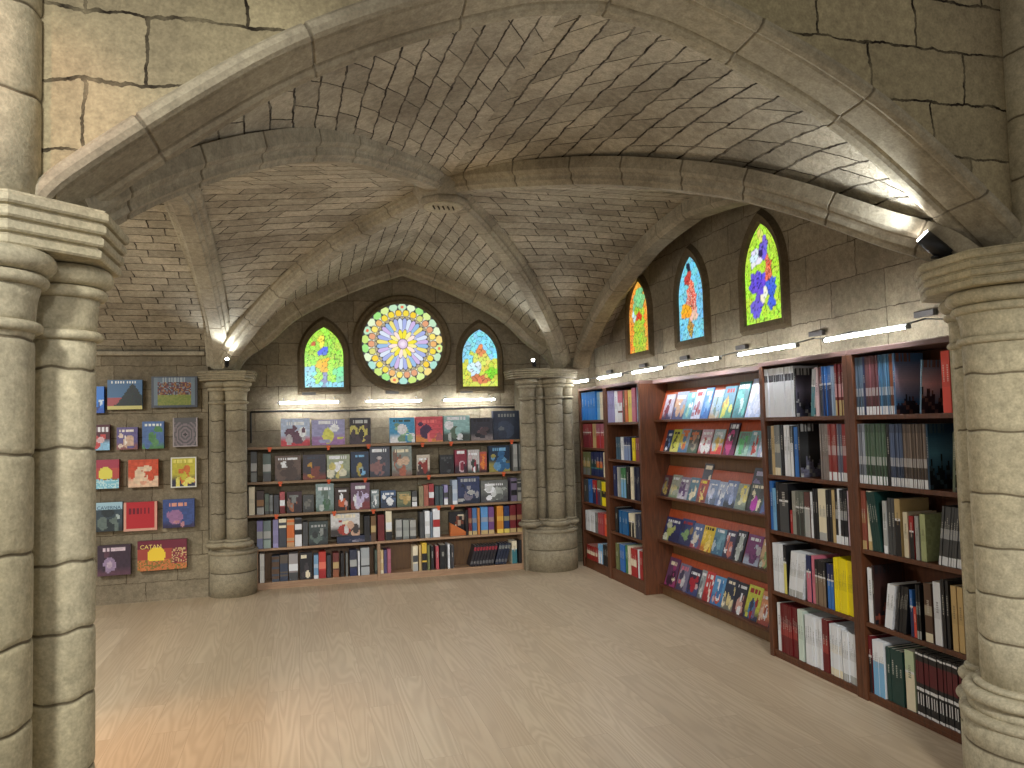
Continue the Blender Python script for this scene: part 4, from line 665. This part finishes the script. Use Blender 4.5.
# ---------------------------------------------------------------- bookcases along the right wall
FX=3.06; BX=3.36
def case(label, y0, y1, zs, top=1.975):
    """y0 near, y1 far"""
    t=thing('bookcase',label,'bookcase',(FX,(y0+y1)/2,0)); cy=(y0+y1)/2; D=BX-FX; w=(y1-y0)/2
    for s in (-1,1):
        m=MB(); a=s*w; m.box(0,D,min(a,a-s*.04),max(a,a-s*.04),.0,top-.03); bevel(m.build('side_panel',DARKWOOD,t),.002)
    for z in zs:
        m=MB(); m.box(.008,D-.01,-w+.041,w-.041,z-.026,z-.001); bevel(m.build('shelf',DARKWOOD,t),.002)
    m=MB(); m.box(-.0,D,-w,w,top-.029,top); bevel(m.build('top_board',EDGE,t,label='top board coloured as lit by the tubes'),.002)
    m=MB(); m.box(D-.009,D,-w+.041,w-.041,zs[-1],top-.031); m.build('back_panel',DARKWOOD,t)
    m=MB(); m.box(.012,.03,-w+.041,w-.041,0,zs[-1]-.028); m.build('kick_board',DARKWOOD,t)
Z1=[1.6,1.215,.845,.44,.05]; ZA=[1.62,1.32,1.02,.72,.41,.1]; ZB=[1.59,1.22,.85,.49,.12]
case('dark cherry bookcase nearest the right foreground column',2.885,3.722,Z1)
case('dark cherry bookcase between the magazine rack and the nearest bookcase',3.724,4.60,Z1)
case('dark narrow bookcase directly left of the magazine rack, with a deep side panel',6.52,7.36,ZB)
case('dark narrow bookcase in the far corner beside the column, blue books on top shelf',7.362,8.12,ZA)
# magazine rack with sloping tiers
Y0,Y1=4.60,6.52
t=thing('magazine_rack','wide magazine rack with five sloping tiers of face-out comics','magazine rack',(3.2,(Y0+Y1)/2,0)); w=(Y1-Y0)/2-.002
ZD=[1.605,1.315,.905,.505,.095]
m=MB(); m.box(.155,.165,-w,w,0.0,1.98); m.build('back_panel',MIDWOOD,t)
for z in ZD:
    m=MB(); m.box(0.0,.154,-w,w,z-.02,z-.001); bevel(m.build('shelf_lip',DARKWOOD,t),.002)
    m=MB(); hh=.27
    a=[(.052,-w,z),(.064,-w,z),(.154,-w,z+hh),(.142,-w,z+hh)]; A=[m.vert(p) for p in a]; B=[m.vert((p[0],w,p[2])) for p in a]
    for k in range(4): m.face([A[k],A[(k+1)%4],B[(k+1)%4],B[k]])
    m.face(A[::-1]); m.face(B); m.build('sloping_board',ORANGE,t,label='orange stained sloping board')
m=MB(); m.box(.03,.05,-w,w,0,ZD[-1]-.021); m.build('kick_board',MIDWOOD,t)
m=MB(); m.box(.0,.154,-w,w,1.94,1.975); bevel(m.build('top_board',EDGE,t),.003)
# ---------------------------------------------------------------- books
PAGE=lin((226,220,204))
def painter(cols, seed, title=True):
    r=random.Random(seed); A,B_,C_,D_=[lin(c) for c in (list(cols)*4)[:4]]
    el=[]
    for k in range(r.randint(5,8)):
        el.append((r.uniform(.12,.88),r.uniform(.1,.72),r.uniform(.06,.2),r.uniform(.06,.22),r.choice([B_,B_,C_,D_,A,tuple(.5*(x+y) for x,y in zip(B_,D_))])))
    el.insert(0,(r.uniform(.35,.65),r.uniform(.28,.42),r.uniform(.16,.26),r.uniform(.2,.32),B_))
    hor=r.uniform(.12,.35); tz=r.uniform(.80,.9); tw=r.uniform(.55,.8); n=r.randint(5,9); bits=[r.random() for _ in range(40)]
    def f(s,v):
        k=min(1,max(0,(hor+.12-v)/.2)); c=tuple(a*(1-k)+b*k for a,b in zip(A,C_))
        for cx,cy,rx,ry,cc in el:
            if ((s-cx)/rx)**2+((v-cy)/ry)**2<1: c=cc
        if title and abs(v-tz)<.055 and abs(s-.5)<tw/2:
            q=(s-.5+tw/2)/tw*n
            if q-int(q)<.78: c=D_
        j=.86+.28*bits[(int(s*13)*7+int(v*17)*11)%40]
        return tuple(min(1,x*j) for x in c)
    return f
def landscape(cols, seed):
    r=random.Random(seed); A,B_,C_,D_=[lin(c) for c in (list(cols)*4)[:4]]
    pk=[(r.uniform(0,1),r.uniform(.25,.55),r.uniform(.08,.2)) for _ in range(6)]; nz=[r.uniform(.75,1.3) for _ in range(97)]
    def f(s,v):
        g=max([.16]+[hh*max(0,1-abs(s-x)/w) for x,hh,w in pk])
        j=nz[(int(s*19)*13+int(v*29)*7)%97]
        if v<g+.04*(j-1): return tuple(min(1,q*j) for q in (C_ if (int(s*9)+int(v*14))%4 else D_))
        k=min(1,abs(v-.55)/.35); c=tuple(b*(1-k)+a*k for a,b in zip(A,B_))
        if v>.86 and .08<s<.6 and int(s*22)%2: c=D_
        return tuple(min(1,q*(.9+.15*j)) for q in c)
    return f
def paint(m, P, nu, nv, fn):
    ix=[[m.vert(P(i/nu,j/nv)) for i in range(nu+1)] for j in range(nv+1)]
    for j in range(nv):
        for i in range(nu): m.face([ix[j][i],ix[j][i+1],ix[j+1][i+1],ix[j+1][i]],None,fn((i+.5)/nu,(j+.5)/nv))
def bands(pat, cols, rnd):
    c=[lin(x) for x in (list(cols)*4)[:4]]; W_=lin((225,225,225))
    if pat=='w': return [(0,.72,c[0]),(.72,.86,lin((60,60,66))),(.86,1,c[0])]
    if pat=='t': return [(0,.62,c[1]),(.62,.66,W_),(.66,1,c[0])]
    if pat=='b': return [(0,.15,c[1]),(.15,.45,c[0]),(.45,.62,tuple(.6*x+.4*y for x,y in zip(c[0],c[1]))),(.62,1,c[0])]
    if pat=='m': 
        k=rnd.uniform(.6,1.35); a=tuple(min(1,x*k) for x in c[0]); return [(0,.14,c[1]),(.14,.32,tuple(x*.45 for x in a)),(.32,.46,tuple(.55*x+.3 for x in a)),(.46,.86,a),(.86,1,tuple(x*.6 for x in a))]
    if pat=='3': return [(0,.3,c[3]),(.3,.36,c[2]),(.36,.62,c[1]),(.62,1,c[0])]
    if pat=='2':
        o=[]; z=0
        while z<1: q=min(1,z+rnd.uniform(.05,.12)); o.append((z,q,c[0] if rnd.random()<.6 else c[1])); z=q
        return o
    if pat=='r': return [(0,.04,W_),(.04,.16,c[0]),(.16,.34,W_) ,(.34,.38,c[0]),(.38,.43,W_),(.43,.5,c[0]),(.5,.84,lin((92,24,34))),(.84,.93,c[0]),(.93,.96,W_),(.96,1,c[0])]
    if pat=='S': return [(0,.1,c[0]),(.1,.25,tuple(.6*x+.1 for x in c[0])),(.25,.75,c[0]),(.75,.92,c[1]),(.92,1,c[0])]
    return [(0,.42,c[0]),(.42,.58,tuple(x*.86 for x in c[0])),(.58,1,c[0])]
def book_mesh(name, th, h, dp, pat, cols, seed, art=False):
    """spine faces -y, thickness along x, origin at the bottom centre of the spine; th is full thickness"""
    rnd=random.Random(seed); m=MB(); x=th/2; bt=min(.002,th*.2); sp=.0015; cc=lin(cols[0])
    for z0,z1,c in bands(pat,cols,rnd):
        if pat=='r' and z1==.34: 
            for xa,xb,cq in ((-x,-x*.35,lin(cols[0])),(-x*.35,x*.35,c),(x*.35,x,lin(cols[0]))): m.quad((xa,0,z0*h),(xb,0,z0*h),(xb,0,z1*h),(xa,0,z1*h),c=cq)
        else: m.quad((-x,0,z0*h),(x,0,z0*h),(x,0,z1*h),(-x,0,z1*h),c=c)
    if pat in 'pbt3' and th>.004:
        z0=rnd.uniform(.48,.56); tc=tuple(.45*a+.55*b_ for a,b_ in zip(cc,lin((225,222,210)) if sum(cc)<.9 else lin((60,56,54)))); z1=rnd.uniform(.66,.84)
        while z0<z1:
            q=rnd.uniform(.012,.03); m.quad((-x*.3,-.0004,z0*h),(x*.3,-.0004,z0*h),(x*.3,-.0004,(z0+q)*h),(-x*.3,-.0004,(z0+q)*h),c=tc); z0+=q+.012
    # boards: outer sides, rims and inner page block
    for s in (-1,1):
        if art and s==1:
            fn=landscape(cols,seed) if art=='land' else painter(cols,seed); paint(m,lambda a,b:(x,a*dp,b*h),18,28,fn)
        else: m.quad(*([(s*x,0,0),(s*x,dp,0),(s*x,dp,h),(s*x,0,h)] if s==1 else [(s*x,dp,0),(s*x,0,0),(s*x,0,h),(s*x,dp,h)]),c=cc)
        a,b=sorted((s*x,s*(x-bt)))
        m.quad((a,0,h),(b,0,h),(b,dp,h),(a,dp,h),c=cc); m.quad((a,dp,0),(b,dp,0),(b,0,0),(a,0,0),c=cc); m.quad((b,dp,0),(a,dp,0),(a,dp,h),(b,dp,h),c=cc)
        q=s*(x-bt); m.quad((q,0,0),(q,dp,0),(q,dp,h),(q,0,h),c=cc)
    xi=x-bt; ins=.003
    m.box(-xi,xi,sp,dp-ins,ins*.3,h-ins,c=PAGE)
    return m.mesh(name, PRINT)
def box_mesh(name, w, h, dp, cols, seed, art=True, pat=None):
    """game box: lid over a slightly smaller tray, picture on the front (-y)"""
    m=MB(); x=w/2; c=lin(cols[0]); c2=tuple(q*.75 for q in c)
    if art: paint(m,lambda a,b:(-x+w*a,0,h*b),max(8,int(w/.011)),max(8,int(h/.011)),painter(cols,seed))
    else:
        for z0,z1,cc in bands(pat,cols,random.Random(seed)): m.quad((-x,0,z0*h),(x,0,z0*h),(x,0,z1*h),(-x,0,z1*h),c=cc)
    d=dp*.62; l=.0012
    m.quad((x,0,0),(x,d,0),(x,d,h),(x,0,h),c=c); m.quad((-x,d,0),(-x,0,0),(-x,0,h),(-x,d,h),c=c)
    m.quad((-x,0,h),(x,0,h),(x,d,h),(-x,d,h),c=c); m.quad((-x,d,0),(x,d,0),(x,0,0),(-x,0,0),c=c); m.quad((x,d,0),(-x,d,0),(-x,d,h),(x,d,h),c=c)
    m.box(-x+l,x-l,d-.001,dp,l,h-l,c=c2)
    return m.mesh(name, PRINT)
def cut(a,b): return a if len(a.split())<=16 else b
def put(name, me, loc, rz, label, cat, group=None, tilt=0, parent=None):
    o=bpy.data.objects.new(name,me); col.objects.link(o)
    o.matrix_world=Matrix.Translation(Vector(loc))@Matrix.Rotation(rz,4,'Z')@Matrix.Rotation(tilt,4,'Y')
    return tag(o,label,cat,group)
rowname={5:['top','second','middle','fourth','bottom'],6:['top','second','third','fourth','fifth','bottom']}
seed=0
def fill(rows, zs, casename, dp, ylo, yhi):
    global seed
    for ri,(r,z) in enumerate(zip(rows,zs)):
        rn=rowname[len(rows)][ri]; lastlow=9; bi=0
        ra,rb=r[0][0],min(q[1] for q in r)-.012; na,nb=min(ra,yhi-.004),max(rb,ylo+.004)
        r=[(nb+(q[0]-rb)*(na-nb)/(ra-rb),nb+(q[1]-rb)*(na-nb)/(ra-rb))+tuple(q[2:]) for q in r]
        for gi,(y0,y1,h,n,pat,cols,desc,lean) in enumerate(r):
            bi+=1; n=min(16,round(n*1.4)) if n>=3 and ylo<5 else n; up=zs[ri-1]-.03 if ri else 1.94
            a=math.radians(-lean)     # positive: the top leans towards the camera (local +x)
            h=min(h,(up-z-.012)/(math.cos(a)) )
            wid=max(.005*n,y0-y1); y0=min(y0,lastlow)
            th=wid/n; ths=(th-max(.0012,th*.11))*math.cos(a); art=(pat=='c' or lean!=0 or (gi+1<len(r) and r[gi+1][0]<y1-.03))
            if pat=='c': ths=min(ths,.02)
            seed+=1; cat='comic' if ('comic' in desc or 'magazine' in desc) else 'book'; nm_={'comic':'comic_book','book':'book'}[cat]
            if 'magazine' in desc: cat='magazine'; nm_='magazine'
            me=book_mesh(nm_,ths,h,dp,pat if pat!='c' else 'p',cols,seed,False); mel=book_mesh(nm_,ths,h,dp,pat if pat!='c' else 'p',cols,seed,'land' if pat=='c' else True) if art else me
            one=n==1
            place='%s shelf, %s'%(rn,casename)
            variants=[me]+([book_mesh(nm_,ths,h*.995,dp,pat,cols,seed+1000+q) for q in range(3)] if n>2 else [])
            for k in range(n):
                yc=y0-th*(k+.5); mm=mel if k==n-1 else variants[k%len(variants)]
                # lift so the lowest corner of a leaning book touches the shelf
                lift=abs(math.sin(a))*ths/2
                lab=desc+(', %s of %s, '%(ordw[k],numw[n]) if n>1 else ', ')+place
                put(nm_,mm,(3.072+random.uniform(0,.009),yc,z+lift),-PI/2,lab,cat,None if one else desc+'s on the '+place,a)
            lastlow=y0-wid-.0008
            if a<0: lastlow-=0
fill(NEAR1,Z1,'bookcase right of rack',.19,3.764,4.56)
fill(NEAR2,Z1,'bookcase nearest right column',.19,2.925,3.682)
fill(FARB,ZB,'narrow bookcase left of rack',.17,6.56,7.32)
fill(FARA,ZA,'far corner bookcase',.17,7.402,8.08)
# leaning face-out comics on the rack
TL=math.atan2(.09,.27)
tiers=['top','second','middle','fourth','lowest']
hts=[[.25,.26,.23,.25,.25,.25,.26,.27,.29,.29],[.2]*10,[.2]*11,[.22]*9,[.24]*11]
for ti,(r,z) in enumerate(zip(DISP,ZD)):
    for k,(y0,y1,cols,desc) in enumerate(r):
        seed+=1; w_=max(.05,y0-y1-.004); h=hts[ti][k%len(hts[ti])]*random.uniform(.95,1.08)
        if ti in (1,) and k in (6,): h=.26
        h=min(h,.30 if ti else .31)
        me=box_mesh('comic_book',w_,h,.008,cols,seed)
        o=bpy.data.objects.new('comic_book',me); col.objects.link(o)
        o.matrix_world=Matrix.Translation((3.203+.037,(y0+y1)/2,z))@Matrix.Rotation(-PI/2,4,'Z')@Matrix.Rotation(-TL,4,'X')
        tag(o,desc+', '+ordw[k]+' on the '+tiers[ti]+' tier of the rack','comic','face-out comics on the '+tiers[ti]+' rack tier')
for (yy,cols,desc) in ((5.80,[(60,60,70),(190,175,140),(40,40,50),(225,215,190)],'tall dark comic standing behind the blue ones on the middle tier, left of centre'),(5.06,[(50,48,62),(120,110,150),(60,55,60),(170,165,190)],'tall charcoal comic standing behind the green ones on the middle tier, right of centre')):
    seed+=1; me=box_mesh('comic_book',.15,.34,.006,cols,seed); o=bpy.data.objects.new('comic_book',me); col.objects.link(o)
    o.matrix_world=Matrix.Translation((3.203+.0465,yy,.905))@Matrix.Rotation(-PI/2,4,'Z')@Matrix.Rotation(-TL,4,'X'); tag(o,desc,'comic')
# ---------------------------------------------------------------- low shelves on the back wall
ZK=[1.43,1.08,.75,.41,.07]; XA,XB=-.42,2.40
def board(z, label, clips, x0=-.50, x1=XB):
    t=thing('wall_shelf',label,'shelf',((x0+x1)/2,8.17,z)); c=(x0+x1)/2
    m=MB(); m.box(x0-c,x1-c,0,.205,-.026,-.001); bevel(m.build('board',MIDWOOD,t,label='brown board with pale front edge'),.002)
    m=MB(); m.box(x0-c,x1-c,-.004,-.0002,-.026,-.002); m.build('front_edge',SHELFEDGE,t)
    for x in clips:
        m=MB(); m.box(x-c-.02,x-c+.02,-.010,-.0045,-.028,-.006); m.box(x-c-.012,x-c+.012,-.009,.0,-.052,-.029); m.build('clip',CLIP,t,label='small orange clip')
board(1.43,'topmost wooden shelf of face-out game boxes on the back wall',[-.27,.31,.72,1.29,1.6,2.28])
board(1.08,'second wooden shelf on the back wall, full of small game boxes',[-.17,.31,.68,1.35,2.18])
board(.75,'third wooden shelf on the back wall, just above the low cabinet',[-.21,.36,.76,1.45,1.6])
for x in (-.54,XB+.004):
    m=MB(); top=1.45 if x<0 else 1.80; m.box(x,x+.036,8.185,8.375,.42,top); bevel(m.build('upright_panel',DARKP,label='dark upright panel at the %s end of the back wall shelves'%('left' if x<0 else 'right'),cat='panel'),.002)
t=thing('low_bookcase','low pale wood bookcase of two bays standing on the floor under the wall shelves','bookcase',((XA+XB)/2,8.165,0)); c=(XA+XB)/2; w=(XB-XA)/2
WHITE=plain('white_edge',(214,206,194),.5)
for x0 in (-w,.795-c,w-.03):
    m=MB(); m.box(x0,x0+.03,0,.21,.0,.385); bevel(m.build('side_panel',LIGHTWOOD,t),.002)
m=MB(); m.box(-w,w,-.004,.21,.3855,.409); bevel(m.build('top_board',LIGHTWOOD,t),.003)
for a,b_2 in ((-w+.031,.794-c),(.826-c,w-.031)):
    m=MB(); m.box(a,b_2,.002,.21,.045,.069); m.build('shelf',LIGHTWOOD,t)
    m=MB(); m.box(a,b_2,.012,.03,0,.044); m.build('kick_board',LIGHTWOOD,t)
    m=MB(); m.box(a,b_2,.2,.209,.0695,.385); m.build('back_panel',MIDWOOD,t)
shelfn=['top wall shelf','second wall shelf','third wall shelf','low bookcase top','low bookcase inside']
for ri,(r,z) in enumerate(zip(BACK,ZK)):
    last=-9
    for k,(x0,x1,h,pat,cols,desc) in enumerate(r):
        seed+=1; up=ZK[ri-1]-.03 if ri else 9
        if ri==4: up=.383
        h=min(h,up-z-.006); x0=max(x0,last+.001); x1=max(x1,x0+.012)
        if ri<=2 and k==0: x0=max(x0,-.495)
        if ri==3 and k==0: x0=max(x0,XA+.002)
        x1=min(x1,XB-.005 if ri!=4 else XB-.035)
        if ri==4 and x0<XA+.032: x0=XA+.032
        if ri==4 and x0<.826 and x1>.79:
            if (x0+x1)/2<.81: x1=.793
            else: x0=.827
        last=x1
        w_=x1-x0-.0015; face=pat=='c'; dp=.075 if face else .16
        if 'magazine' in desc or 'book spine' in desc: nm_,cat='magazine','magazine'
        elif face or 'box' in desc: nm_,cat='board_game_box','board game'
        else: nm_,cat='book','book'
        zz=z; 
        if 'red bird' in desc: zz=z+.072; h-=.072
        n=1
        if desc=='dark magazine with red title': n=8
        if desc=='navy magazine': n=4
        if n>1:
            th=w_/n; me=book_mesh(nm_,th*.8,h*.97,.17,pat,cols,seed,True)
            for q in range(n): 
                put(nm_,me,(x0+th*(q+.5)-.03,8.18,z+.0005+th*.14),0,'leaning '+desc+', %s of %s in the low bookcase'%(ordw[q],numw[n]),cat,'leaning '+desc+'s in the low bookcase',math.radians(16))
            continue
        me=box_mesh(nm_,w_,h,dp,cols,seed,face,pat) if cat!='magazine' else book_mesh(nm_,w_,h,.17,pat,cols,seed,True)
        put(nm_,me,((x0+x1)/2,8.178 if not face else 8.185,zz),0,cut(desc+', '+ordw[k]+' from left on '+shelfn[ri],desc+', '+shelfn[ri]),cat)
# flat boxes, and the round leaning one
for (x0,x1,z,h,cols,desc) in ((.386,.75,.41,.07,[(35,45,75),(90,90,110),(30,35,60),(150,150,165)],'flat dark blue game box under the white bird box'),):
    seed+=1; put('board_game_box',box_mesh('board_game_box',x1-x0,h,.15,cols,seed),((x0+x1)/2,8.18,z),0,desc,'board game')
t=thing('board_game_box','black round-fronted game leaning in an orange wedge stand on the low bookcase','board game',(1.68,8.18,.41))
m=MB(); m.box(-.10,.10,.02,.09,.0,.02,c=lin((190,105,50))); 
a=[(-.10,.01,.021),(.10,.01,.021),(-.10,.01,.14)]; A=[m.vert(p) for p in a]; B=[m.vert((p[0],.10,p[2])) for p in a]
m.face(A,None,lin((190,105,50))); m.face(B[::-1],None,lin((150,80,40)))
for k in range(3): m.face([A[k],A[(k+1)%3],B[(k+1)%3],B[k]][::-1],None,lin((175,95,45)))
m.build('stand',PRINT,t,label='orange wedge stand')
m=MB(); paint(m,lambda a,b:(-.095+.19*a,.104,.035+.21*b),12,14,painter([(28,28,34),(120,60,40),(28,28,34),(225,215,190)],77)); m.box(-.095,.095,.1045,.16,.0215,.245,c=lin((28,28,34))); m.build('box',PRINT,t)
# ---------------------------------------------------------------- game boxes hung on the left wall
GA=[([(30,120,215),(25,50,120),(20,80,180),(200,220,240)],'small bright blue game box on the wall, top row'),
([(70,110,150),(35,45,45),(200,190,120),(225,230,230)],'game box with dark ship on blue sky over yellow sand'),
([(105,120,130),(120,60,50),(110,120,50),(150,160,165)],'largest grey blue game box, crowd on green field, top row of wall'),
([(80,30,40),(190,70,70),(140,190,220),(230,230,235)],'game box with maroon band over pale blue, second row'),
([(100,90,140),(200,170,150),(140,90,90),(230,220,210)],'small lilac and cream game box, second row'),
([(80,110,160),(90,140,90),(80,130,80),(220,225,220)],'green meadow and blue sky game box, second row'),
([(110,108,108),(130,118,122),(90,88,90),(160,150,150)],'grey game box with concentric rings, second row'),
([(165,60,80),(225,215,90),(130,195,215),(215,90,90)],'game box with yellow sun, pink sky and pale blue sea'),
([(200,80,50),(225,200,170),(225,190,160),(210,90,60)],'orange and cream game box, third row'),
([(190,180,60),(200,110,50),(50,50,70),(225,215,110)],'white bordered yellow and dark game box, third row'),
([(60,75,85),(100,115,110),(45,55,60),(210,225,225)],'dark slate game box with pale blue title strip'),
([(185,40,50),(150,30,40),(190,60,60),(110,20,40)],'red game box, fourth row'),
([(60,80,135),(150,110,150),(50,45,80),(215,150,130)],'blue and violet twilight game box, fourth row'),
([(60,45,60),(150,130,160),(90,60,75),(210,190,200)],'dark purple crowded game box, lowest row on the wall'),
([(110,35,55),(240,205,60),(190,110,60),(235,215,160)],'wide game box with big yellow sun on dark red, lowest row')]
def text3(s, size, mat, parent, loc, ext_=.0006):
    cu=bpy.data.curves.new('lettering','FONT'); cu.body=s; cu.size=size; cu.extrude=ext_; cu.align_x='CENTER'
    o=bpy.data.objects.new('tmp',cu); col.objects.link(o); bpy.context.view_layer.update()
    me=bpy.data.meshes.new_from_object(o.evaluated_get(bpy.context.evaluated_depsgraph_get())); bpy.data.objects.remove(o)
    me.materials.clear(); me.materials.append(mat); n=bpy.data.objects.new('lettering',me); col.objects.link(n)
    n.parent=parent; n.location=loc; n.rotation_euler=(PI/2,0,0); n['label']='title lettering'; return n
GTX={10:('CAVERNA',(40,80,110),.045,.205),14:('CATAN',(240,215,120),.055,.205)}
def gpaint(i,cols):
    base=painter(cols,500+i); c=[lin(q) for q in cols]
    def f(s,v):
        if i==1:
            if v<.14: return lin((205,195,120))
            if v>.86: return c[3] if (int(s*24)%2 and .1<s<.9 and v<.95) else c[0]
            if v<.16+.75*max(0,1-abs(s-.72)*2.2) and s>.2: return tuple(q*(.7+.6*random.random()) for q in c[1])
            if v<.42 and s<.5: return lin((165,80,85))
            return tuple(q*(.85+.35*(1-v)) for q in c[0])
        if i==2:
            if s<.05 or s>.95 or v<.06 or v>.95: return lin((70,75,85))
            if s<.13 or s>.87: return c[0]
            if v>.82: return lin((95,110,125)) if not(.25<s<.75 and int(s*30)%2) else c[3]
            if .4<v<.8: return random.choice([lin((120,60,50)),lin((60,50,60)),lin((150,110,60)),lin((120,130,140)),lin((90,40,45))])
            return random.choice([lin((110,125,50)),lin((130,135,60))])
        if i==6:
            r=math.hypot(s-.5,(v-.42)); 
            if s<.06 or s>.94 or v<.06: return c[3]
            if v>.82: return c[2]
            return c[1] if int(r*16)%2 else c[2] if r>.1 else lin((50,50,52))
        if i in (7,14):
            cx,cy,rr=(.38,.5,.28) if i==14 else (.52,.5,.25)
            if v<.3 and i==7: return random.choice([c[2],lin((190,225,230))])
            if math.hypot((s-cx)*(1.5 if i==14 else 1),v-cy)<rr and v>.32: return c[1]
            if v>.72: return c[0]
            if i==14 and s>.68 and v>.18: return random.choice([c[0],lin((200,170,120)),lin((150,60,60))])
            return random.choice([c[2],lin((200,120,70)),lin((120,110,50))]) if v<.35 else tuple((a+b)/2 for a,b in zip(c[0],lin((200,90,60))))
        if i==9 and (s<.06 or s>.94 or v>.95 or v<.05): return lin((215,215,205))
        if i==10 and v>.74: return lin((165,200,215))
        if i==3 and v>.62: return base(s,v) if v<.64 else (c[3] if (int(s*11)%2 and .7<v<.9) else c[0])
        if i==0: return c[0] if v>.5 else base(s,v)
        if i==11: return c[3] if (.58<v<.8 and .15<s<.85 and int(s*18)%2) else (c[0] if .06<s<.94 and v>.07 else lin((215,160,140)))
        return base(s,v)
    return f
random.seed(8)
for i,((x0,x1,z0,z1),(cols,desc)) in enumerate(zip(GAMES,GA)):
    w_=x1-x0; h=z1-z0; dp=.062; t=thing('board_game_box',cut(desc+', hung on the left stone wall',desc),'board game',((x0+x1)/2,7.983,z0),random.uniform(-.02,.02),None)
    m=MB(); paint(m,lambda a,b:(-w_/2+w_*a,0,h*b),max(10,int(w_/.011)),max(10,int(h/.011)),gpaint(i,cols))
    c=lin(cols[0]); x=w_/2; d=.034
    m.quad((x,0,0),(x,d,0),(x,d,h),(x,0,h),c=c); m.quad((-x,d,0),(-x,0,0),(-x,0,h),(-x,d,h),c=c); m.quad((-x,0,h),(x,0,h),(x,d,h),(-x,d,h),c=c); m.quad((-x,d,0),(x,d,0),(x,0,0),(-x,0,0),c=c); m.quad((x,d,0),(-x,d,0),(-x,d,h),(x,d,h),c=c)
    m.build('lid',PRINT,t)
    m=MB(); m.box(-x+.002,x-.002,d+.0005,dp,.002,h-.002,c=tuple(q*.6 for q in c)); m.build('tray',PRINT,t)
    m=MB()
    for s in (-1,1): m.tube((s*x*.5,.02,-.0035),(s*x*.5,.066,-.0035),.003,6)
    m.build('wall_peg',BLACK,t)
    if i in GTX:
        s,cc,sz,zz=GTX[i]; text3(s,sz,plain('title_ink',cc,.5),t,(-(.1 if i==14 else -.03),-.001,zz))
